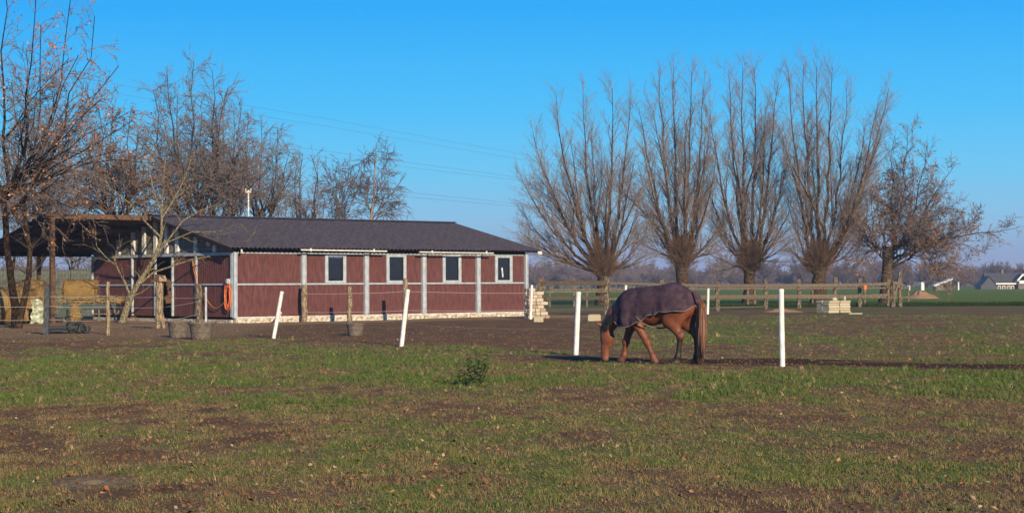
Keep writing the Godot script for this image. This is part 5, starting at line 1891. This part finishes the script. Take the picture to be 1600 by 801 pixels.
	var body := nets(caps, 0.05, 0.02, Vector3(-1.05, -0.02, -0.46), Vector3(1.34, 1.6, 0.46), paint)
	part("body", body, M.horse, horse)
	# ears
	for s in [-1, 1]:
		var m := MB.new()
		m.col = chest
		m.tube(PackedVector3Array([Vector3(1.09, 0.67, s * 0.055), Vector3(1.16, 0.72, s * 0.08), Vector3(1.24, 0.775, s * 0.095)]), PackedFloat32Array([0.042, 0.042, 0.004]), 8)
		part("ear", m, M.horse, horse)
		m = MB.new()
		m.lathe(Vector3(1.115, 0.47, s * 0.078), [[0.0, -0.018], [0.013, -0.012], [0.018, 0.0], [0.013, 0.012], [0.0, 0.018]], 10)
		part("eye", m, M.hair, horse)
		m = MB.new()
		m.lathe(Vector3(1.145, 0.10, s * 0.042), [[0.0, -0.016], [0.012, -0.008], [0.012, 0.008], [0.0, 0.016]], 8)
		part("nostril", m, M.hair, horse)
	# mane and forelock, hanging over the near side
	var mane := MB.new()
	var g := RandomNumberGenerator.new()
	g.seed = 5
	var crest := [Vector3(0.60, 1.36, 0), Vector3(0.80, 1.13, 0), Vector3(0.97, 0.96, 0), Vector3(1.12, 0.78, 0), Vector3(1.14, 0.69, 0)]
	for k in 420:
		var t := g.randf() * 2.9
		var i := int(t)
		var p: Vector3 = crest[i].lerp(crest[mini(i + 1, 4)], t - i) + Vector3(-0.03, -0.02, g.randf_range(-0.03, 0.04))
		var zz := 0.15 + g.randf_range(-0.02, 0.04)
		if t > 3.0: zz = 0.1
		var L := g.randf_range(0.12, 0.24) * (0.45 if t > 2.6 else 1.0)
		mane.tube(PackedVector3Array([p, p + Vector3(-0.04, -0.05, zz * 0.75), p + Vector3(-0.07 + g.randf_range(-0.03, 0.03), -L, zz)]), PackedFloat32Array([0.012, 0.011, 0.003]), 3, false)
	var mn := part("mane", mane, M.hair, horse)
	mn.set_meta("label", "dark mane hanging over the near side of the neck")
	# tail
	var tail := MB.new()
	for k in 520:
		var a := g.randf() * TAU
		var r := sqrt(g.randf())
		var s := Vector3(-0.86 + r * cos(a) * 0.03, 1.32 - g.randf() * 0.22, r * sin(a) * 0.035)
		var L := g.randf_range(0.55, 1.22)
		var w := 0.085
		tail.col = Color(0.13, 0.048, 0.026).lerp(Color(0.19, 0.095, 0.06), g.randf() * 0.8) if g.randf() < 0.75 else Color(0.035, 0.018, 0.012)
		var m1 := Vector3(-0.99 + r * cos(a) * w, s.y - L * 0.3, r * sin(a) * w)
		var m2 := Vector3(-1.0 + r * cos(a) * w * 1.1 + 0.02, s.y - L * 0.65, r * sin(a) * w * 1.1)
		var m3 := Vector3(-0.97 + r * cos(a) * w * 0.7 + g.randf_range(-0.02, 0.02), s.y - L, r * sin(a) * w * 0.7 + g.randf_range(-0.02, 0.02))
		tail.tube(PackedVector3Array([s, m1, m2, m3]), PackedFloat32Array([0.011, 0.012, 0.011, 0.002]), 3, false)
	part("tail", tail, M.tail_hair, horse)
	# rug: follows the trunk's outline and hangs straight below its widest part
	var cover := torso.duplicate()
	cover.append([Vector3(0.52, 1.12, 0), Vector3(0.80, 0.95, 0), 0.25, 0.20, 1.35])
	for i in caps.size():
		if caps[i][2] >= 0.17 and caps[i][4] >= 1.2 and absf(caps[i][0].z) > 0.05:
			cover.append(caps[i])
	cover.append([Vector3(0.42, 0.92, 0.14), Vector3(0.5, 0.8, 0.13), 0.14, 0.12, 1.25])
	cover.append([Vector3(0.56, 0.92, -0.14), Vector3(0.6, 0.8, -0.13), 0.14, 0.12, 1.25])
	var NS := 64
	var NT := 26
	var grid := {}
	for side in [-1, 1]:
		for i in NS + 1:
			var s := float(i) / NS
			var x := lerpf(0.78, -0.93, s)
			# top of the back at x
			var y := 1.62
			while sdf(Vector3(x, y, 0), cover, 0.06) > 0.022 and y > 0.9: y -= 0.01
			var topy := y
			# hem height along the body
			var hem := 0.70
			if s < 0.22: hem = lerpf(0.80, 0.70, smoothstep(0.0, 0.08, s))
			elif s < 0.36: hem = lerpf(0.70, 0.80, smoothstep(0.22, 0.36, s))
			elif s < 0.56: hem = lerpf(0.80, 0.93, smoothstep(0.36, 0.5, s))
			else: hem = lerpf(0.93, 0.99, smoothstep(0.56, 0.62, s))
			if s > 0.9: hem = lerpf(0.99, 1.15, pow((s - 0.9) / 0.1, 1.5))
			hem = minf(hem, topy - 0.03)
			var wmax := 0.0
			for j in NT + 1:
				var t := float(j) / NT
				var yy := lerpf(topy, hem, t * t * 0.55 + t * 0.45 if j > 0 else 0.0)
				if j < 8: yy = lerpf(topy, hem, t * t * 1.0 + 0.0)
				if j >= 8:
					var t8 := pow(8.0 / NT, 2.0)
					yy = lerpf(topy, hem, lerpf(t8, 1.0, float(j - 8) / (NT - 8)))
				var zz := 0.0
				if j > 0:
					var step := 0.16
					zz = 0.0
					while step > 0.004:
						if sdf(Vector3(x, yy, side * (zz + step)), cover, 0.06) < 0.022: zz += step
						else: step *= 0.5
				wmax = maxf(wmax, zz)
				var hang := clampf((topy - yy - 0.25) / 0.35, 0.0, 1.0)
				var fold := sin(x * 21.0 + yy * 4.0) * 0.012 + nz2.get_noise_3d(x * 4.0, yy * 2.5, side * 3.0) * 0.075
				if absf(s - 0.53) < 0.03: fold -= 0.02 * (1.0 - absf(s - 0.53) / 0.03)
				grid[Vector3i(side, i, j)] = Vector3(x, yy + nz2.get_noise_2d(x * 3.0, side * 9.0) * 0.02 * t, side * (wmax + 0.008 + fold * hang))
	var rug := MB.new()
	for lay in [0.0, 0.014]:
		var base := rug.v.size()
		var at_id := {}
		for side in [-1, 1]:
			for i in NS + 1:
				for j in NT + 1:
					var p: Vector3 = grid[Vector3i(side, i, j)]
					var dx: Vector3 = grid[Vector3i(side, mini(i + 1, NS), j)] - grid[Vector3i(side, maxi(i - 1, 0), j)]
					var dy: Vector3 = grid[Vector3i(side, i, mini(j + 1, NT))] - grid[Vector3i(side, i, maxi(j - 1, 0))]
					if j == 0: dy = grid[Vector3i(1, i, 1)] - grid[Vector3i(-1, i, 1)]; dy *= side
					var n := dx.cross(dy).normalized() * (1.0 if side == 1 else -1.0)
					if n.dot(Vector3(0, 0.6, side)) < 0: n = -n
					if lay > 0.0:
						p -= n * lay
						n = -n
					at_id[Vector3i(side, i, j)] = rug.v.size()
					rug.v.append(p); rug.n.append(n); rug.c.append(Color(1, 1, 1))
			for i in NS:
				for j in NT:
					var a: int = at_id[Vector3i(side, i, j)]
					var b: int = at_id[Vector3i(side, i + 1, j)]
					var c: int = at_id[Vector3i(side, i + 1, j + 1)]
					var d: int = at_id[Vector3i(side, i, j + 1)]
					var flip: bool = (side == 1) != (lay > 0.0)
					rug.ix.append_array(PackedInt32Array([a, c, b, a, d, c] if flip else [a, b, c, a, c, d]))
	var rg := part("rug", rug, M.rug, horse)
	rg.set_meta("label", "dark purple grey turnout rug with pale piped edge")
	for side in [-1, 1]:
		var pp := PackedVector3Array(); var rr := PackedFloat32Array()
		for i in range(0, NS + 1):
			pp.append(grid[Vector3i(side, i, NT)] + Vector3(0, -0.004, 0)); rr.append(0.007)
		for j in range(NT - 1, -1, -1):
			pp.append(grid[Vector3i(side, NS, j)] + Vector3(-0.004, 0, 0)); rr.append(0.009)
		var m := MB.new()
		m.tube(pp, rr, 6)
		part("piping", m, M.rug_trim, rg)
		# seam over the loin and the belly strap
	var sp := PackedVector3Array(); var sr := PackedFloat32Array()
	for k in 13:
		var t := k / 12.0
		var a := lerpf(-0.62 * PI, 0.62 * PI, t)
		sp.append(Vector3(lerpf(-0.12, 0.22, absf(t - 0.5) * 2.0 * (1.0 if t > 0.5 else -0.4)), 0.87 - cos(a) * 0.17 - 0.03, sin(a) * 0.36)); sr.append(0.016)
	var stp := MB.new()
	stp.tube(sp, sr, 5)
	part("belly_strap", stp, M.strap, rg)
	# tail flap
	var tf := MB.new()
	for i in 8:
		for j in 6:
			var P2 := func(u: float, v: float) -> Vector3:
				return Vector3(-0.90 - 0.09 * v - 0.03 * cos(u * PI), 1.36 - 0.22 * v + 0.0, u * (0.10 + 0.03 * v))
			for q in [0.0, 0.012]:
				var off := Vector3(q, 0, 0)
				tf.quad(P2.call(lerpf(-1, 1, i / 8.0), j / 6.0) + off, P2.call(lerpf(-1, 1, i / 8.0), (j + 1) / 6.0) + off, P2.call(lerpf(-1, 1, (i + 1) / 8.0), (j + 1) / 6.0) + off, P2.call(lerpf(-1, 1, (i + 1) / 8.0), j / 6.0) + off)
	part("tail_flap", tf, M.rug, rg)
	print("horse ", body.v.size())

func build_cat() -> void:
	var p := on_ground(st.global_transform * wall_hit(435, 500, 0.45))
	var cat := thing("cat", "small white and ginger cat sitting at the foot of the red wall", "cat", p + Vector3(0, -0.005, 0), "", 0.0)
	cat.basis = Basis(Vector3(0.8, 0, 0.6), Vector3.UP, Vector3(-0.6, 0, 0.8))
	var caps := [
		[Vector3(-0.10, 0.11, 0), Vector3(0.02, 0.22, 0), 0.10, 0.075, 1.0],
		[Vector3(0.02, 0.22, 0), Vector3(0.06, 0.30, 0), 0.07, 0.05, 1.0],
		[Vector3(0.08, 0.36, 0), Vector3(0.115, 0.35, 0), 0.062, 0.045, 1.0],
		[Vector3(0.05, 0.22, 0.04), Vector3(0.08, 0.03, 0.045), 0.045, 0.026, 1.0],
		[Vector3(0.05, 0.22, -0.04), Vector3(0.08, 0.03, -0.045), 0.045, 0.026, 1.0],
		[Vector3(0.08, 0.022, 0.045), Vector3(0.11, 0.02, 0.045), 0.026, 0.022, 1.0],
		[Vector3(0.08, 0.022, -0.045), Vector3(0.11, 0.02, -0.045), 0.026, 0.022, 1.0],
		[Vector3(-0.08, 0.08, 0.07), Vector3(0.02, 0.03, 0.08), 0.075, 0.03, 1.0],
		[Vector3(-0.08, 0.08, -0.07), Vector3(0.02, 0.03, -0.08), 0.075, 0.03, 1.0],
		[Vector3(-0.17, 0.05, 0), Vector3(-0.26, 0.03, 0.06), 0.028, 0.022, 1.0],
		[Vector3(-0.26, 0.03, 0.06), Vector3(-0.22, 0.03, 0.16), 0.022, 0.016, 1.0],
		[Vector3(0.07, 0.40, 0.035), Vector3(0.065, 0.45, 0.045), 0.022, 0.006, 1.0],
		[Vector3(0.07, 0.40, -0.035), Vector3(0.065, 0.45, -0.045), 0.022, 0.006, 1.0]]
	var paint := func(q: Vector3) -> Color:
		var n := nz2.get_noise_3d(q.x * 9.0, q.y * 9.0, q.z * 9.0)
		if q.x < -0.03 + n * 0.1 or (q.y > 0.36 and n > 0.0):
			return Color(0.42, 0.17, 0.06)
		return Color(0.72, 0.69, 0.64)
	var mb := nets(caps, 0.02, 0.012, Vector3(-0.32, -0.02, -0.2), Vector3(0.22, 0.5, 0.22), paint)
	var b := part("body", mb, M.horse, cat)
	for s in [-1, 1]:
		var m := MB.new()
		m.lathe(Vector3(0.15, 0.375, s * 0.024), [[0.0, -0.008], [0.007, 0.0], [0.0, 0.008]], 8)
		part("eye", m, M.hair, cat)

func build_weed() -> void:
	var p := gp(737, 604)
	var o := thing("weed_plant", "leafy dark green weed standing above the grass", "plant", p)
	var g := RandomNumberGenerator.new()
	g.seed = 21
	for k in 12:
		var m := MB.new()
		var a := g.randf() * TAU
		var r := g.randf_range(0.02, 0.2)
		var b := Vector3(cos(a) * r, -0.02, sin(a) * r * 0.8)
		var h := g.randf_range(0.26, 0.46)
		if k < 2: h = 0.54
		var t := b + Vector3(cos(a) * 0.07 + (0.08 if k < 4 else 0.0), h, sin(a) * 0.07)
		m.col = Color(0.05, 0.075, 0.025)
		m.tube(PackedVector3Array([b, b.lerp(t, 0.5) + Vector3(g.randf_range(-0.02, 0.02), 0, 0), t]), PackedFloat32Array([0.006, 0.005, 0.003]), 5)
		var n := int(h * 56)
		for i in n:
			var f := lerpf(0.2, 1.0, float(i) / n)
			var q := b.lerp(t, f)
			var la := g.randf() * TAU
			var L := g.randf_range(0.06, 0.12) * (1.15 - 0.5 * f)
			var d := Vector3(cos(la), g.randf_range(0.1, 0.9), sin(la)).normalized()
			var sd := d.cross(Vector3.UP).normalized() * L * 0.2
			var k2 := g.randf_range(0.7, 1.3)
			m.col = Color(0.034 * k2, 0.07 * k2, 0.018 * k2)
			m.quad(q, q + d * L * 0.5 - sd, q + d * L + Vector3(0, -0.02, 0), q + d * L * 0.5 + sd)
		part("stalk", m, M.weed, o)

# ------------------------------------------------------------------ ground cover
func tuft(n: int, h: float, spread: float, w: float, sd: int) -> ArrayMesh:
	var g := RandomNumberGenerator.new()
	g.seed = sd
	var mb := MB.new()
	for k in n:
		var a := g.randf() * TAU
		var r := sqrt(g.randf()) * spread
		var p := Vector3(cos(a) * r, -0.01, sin(a) * r)
		var l := h * g.randf_range(0.45, 1.15)
		var lean := Vector3(g.randf_range(-1, 1), 0, g.randf_range(-1, 1)) * 0.7
		var side := Vector3(cos(a + 1.3), 0, sin(a + 1.3)) * w * g.randf_range(0.6, 1.2)
		var m1 := p + Vector3(0, l * 0.55, 0) + lean * l * 0.3
		var t := p + Vector3(0, l, 0) * g.randf_range(0.6, 1.0) + lean * l * 0.9
		var v := g.randf_range(0.72, 1.2)
		mb.col = Color(v, v * g.randf_range(0.92, 1.05), v * g.randf_range(0.8, 1.0))
		mb.quad(p - side, m1 - side * 0.8, m1 + side * 0.8, p + side)
		mb.tri(m1 - side * 0.8, t, m1 + side * 0.8)
	return mb.mesh()

func scatter(called: String, label: String, category: String, m: Mesh, material: Material, xf: Array, cols: Array) -> void:
	var mm := MultiMesh.new()
	mm.transform_format = MultiMesh.TRANSFORM_3D
	mm.use_colors = true
	mm.mesh = m
	mm.instance_count = xf.size()
	for i in xf.size():
		mm.set_instance_transform(i, xf[i])
		mm.set_instance_color(i, cols[i])
	var o := MultiMeshInstance3D.new()
	o.name = numbered(self, called)
	o.multimesh = mm
	o.material_override = material
	add_child(o, true)
	tag(o, label, category, "", "stuff")

func build_grass() -> void:
	var g := RandomNumberGenerator.new()
	g.seed = 99
	var short_x := [[], []]; var short_c := [[], []]
	var long_x := []; var long_c := []
	var dead_x := []; var dead_c := []
	var clod_x := []; var clod_c := []
	# near ground, thinning with distance; a wedge somewhat wider than the view
	for zone in [[10.6, 16.0, 800.0], [16.0, 24.0, 480.0], [24.0, 36.0, 240.0], [36.0, 50.0, 100.0], [50.0, 76.0, 34.0]]:
		var d0: float = zone[0]; var d1: float = zone[1]
		var w1 := d1 * 0.33 + 1.0
		var n := int(zone[2] * (d1 - d0) * 2.0 * w1)
		for k in n:
			var d := sqrt(lerpf(d0 * d0, d1 * d1, g.randf()))
			var x := g.randf_range(-1, 1) * (d * 0.33 + 1.0)
			if d > 66.0 and x < 2.0: continue
			var l := lush(x, -d)
			var near := d0 / 11.0
			if l <= 0.0 or g.randf() > l * 1.0 + 0.26:
				if g.randf() < 0.12 and d < 60.0:
					clod_x.append(Transform3D(Basis.from_euler(Vector3(g.randf() * 6, g.randf() * 6, 0)).scaled(Vector3.ONE * g.randf_range(0.3, 1.0) * (0.8 + 0.15 * near)), Vector3(x, ground_h(x, -d), -d)))
					var q := g.randf_range(0.6, 1.15)
					clod_c.append(Color(0.14 * q, 0.08 * q, 0.045 * q))
				continue
			var s := g.randf_range(0.6, 1.25) * clampf(1.0 + 1.5 * nz2.get_noise_2d(x * 3.5, d * 2.2), 0.45, 1.9)
			var wide := 0.8 + 0.2 * near
			var xf := Transform3D(Basis(Vector3.UP, g.randf() * TAU).scaled(Vector3(wide, s, wide)), Vector3(x, ground_h(x, -d), -d))
			var dry := clampf(0.95 - l + 0.5 * nz.get_noise_2d(x * 3.0, d * 2.0 + 50.0) + g.randf_range(-0.25, 0.25), 0.0, 1.0)
			var c := Color(0.080, 0.122, 0.034).lerp(Color(0.165, 0.115, 0.076), dry)
			var v := g.randf_range(0.75, 1.2)
			c = Color(c.r * v, c.g * v, c.b * v)
			if g.randf() < 0.025:
				c = Color(0.38, 0.30, 0.17)
			var band := l > 0.68 and g.randf() < 0.3 and d > 22.0
			if band:
				long_x.append(xf); long_c.append(c)
			elif g.randf() < 0.16:
				dead_x.append(xf); dead_c.append(Color(0.225 * v, 0.16 * v, 0.10 * v))
			else:
				var q := g.randi_range(0, 1)
				short_x[q].append(xf); short_c[q].append(c)
	print("grass ", short_x[0].size() + short_x[1].size(), " ", long_x.size(), " ", dead_x.size(), " clods ", clod_x.size())
	scatter("short_grass", "short grazed green grass of the paddock", "grass", tuft(9, 0.032, 0.06, 0.0022, 1), M.grass, short_x[0], short_c[0])
	scatter("short_grass", "cropped olive grass blades between the bare patches", "grass", tuft(8, 0.045, 0.07, 0.0024, 2), M.grass, short_x[1], short_c[1])
	scatter("long_grass", "longer green grass in the band before the white posts", "grass", tuft(9, 0.09, 0.07, 0.0035, 3), M.grass, long_x, long_c)
	scatter("dead_grass", "flattened straw coloured dead grass in the paddock", "grass", tuft(8, 0.04, 0.08, 0.0035, 4), M.grass, dead_x, dead_c)
	var cm := MB.new()
	for k in 1:
		var pts := []
		for i in 8:
			var a := TAU * i / 8
			pts.append(Vector3(cos(a) * g.randf_range(0.016, 0.028), 0, sin(a) * g.randf_range(0.016, 0.028)))
		for i in 8:
			var j := (i + 1) % 8
			cm.tri(pts[i], Vector3(0.004, 0.02, 0.002), pts[j])
			cm.tri(pts[i], pts[j], Vector3(0, -0.016, 0.003))
	scatter("soil_crumbs", "dark crumbs of trodden soil on the bare patches", "soil", cm.mesh(), M.clod, clod_x, clod_c)
	# fallen leaves
	var lx := []; var lc := []
	var lm := MB.new()
	lm.quad(Vector3(-0.04, 0.004, 0), Vector3(-0.01, 0.018, -0.026), Vector3(0.045, 0.012, 0), Vector3(-0.005, 0.022, 0.028))
	lm.quad(Vector3(-0.045, 0.002, 0.002), Vector3(-0.06, 0.006, 0.002), Vector3(-0.06, 0.007, -0.002), Vector3(-0.045, 0.002, -0.002))
	for k in 2400:
		var d := 10.8 + pow(g.randf(), 1.4) * 50.0
		var x := g.randf_range(-1, 1) * (d * 0.32 + 0.5)
		if g.randf() < 0.3: x = -absf(x)
		var b := Basis.from_euler(Vector3(g.randf_range(-0.9, 0.9), g.randf() * TAU, g.randf_range(-0.9, 0.9))).scaled(Vector3.ONE * g.randf_range(0.25, 0.7))
		lx.append(Transform3D(b, Vector3(x, ground_h(x, -d) + 0.03, -d)))
		var v := g.randf_range(0.7, 1.2)
		var c: Color = [Color(0.28, 0.10, 0.045), Color(0.30, 0.16, 0.08), Color(0.2, 0.09, 0.05), Color(0.38, 0.28, 0.18)][g.randi_range(0, 3)]
		lc.append(Color(c.r * v, c.g * v, c.b * v))
	scatter("fallen_leaves", "scattered orange brown fallen leaves in the grass", "leaves", lm.mesh(), M.leaf, lx, lc)
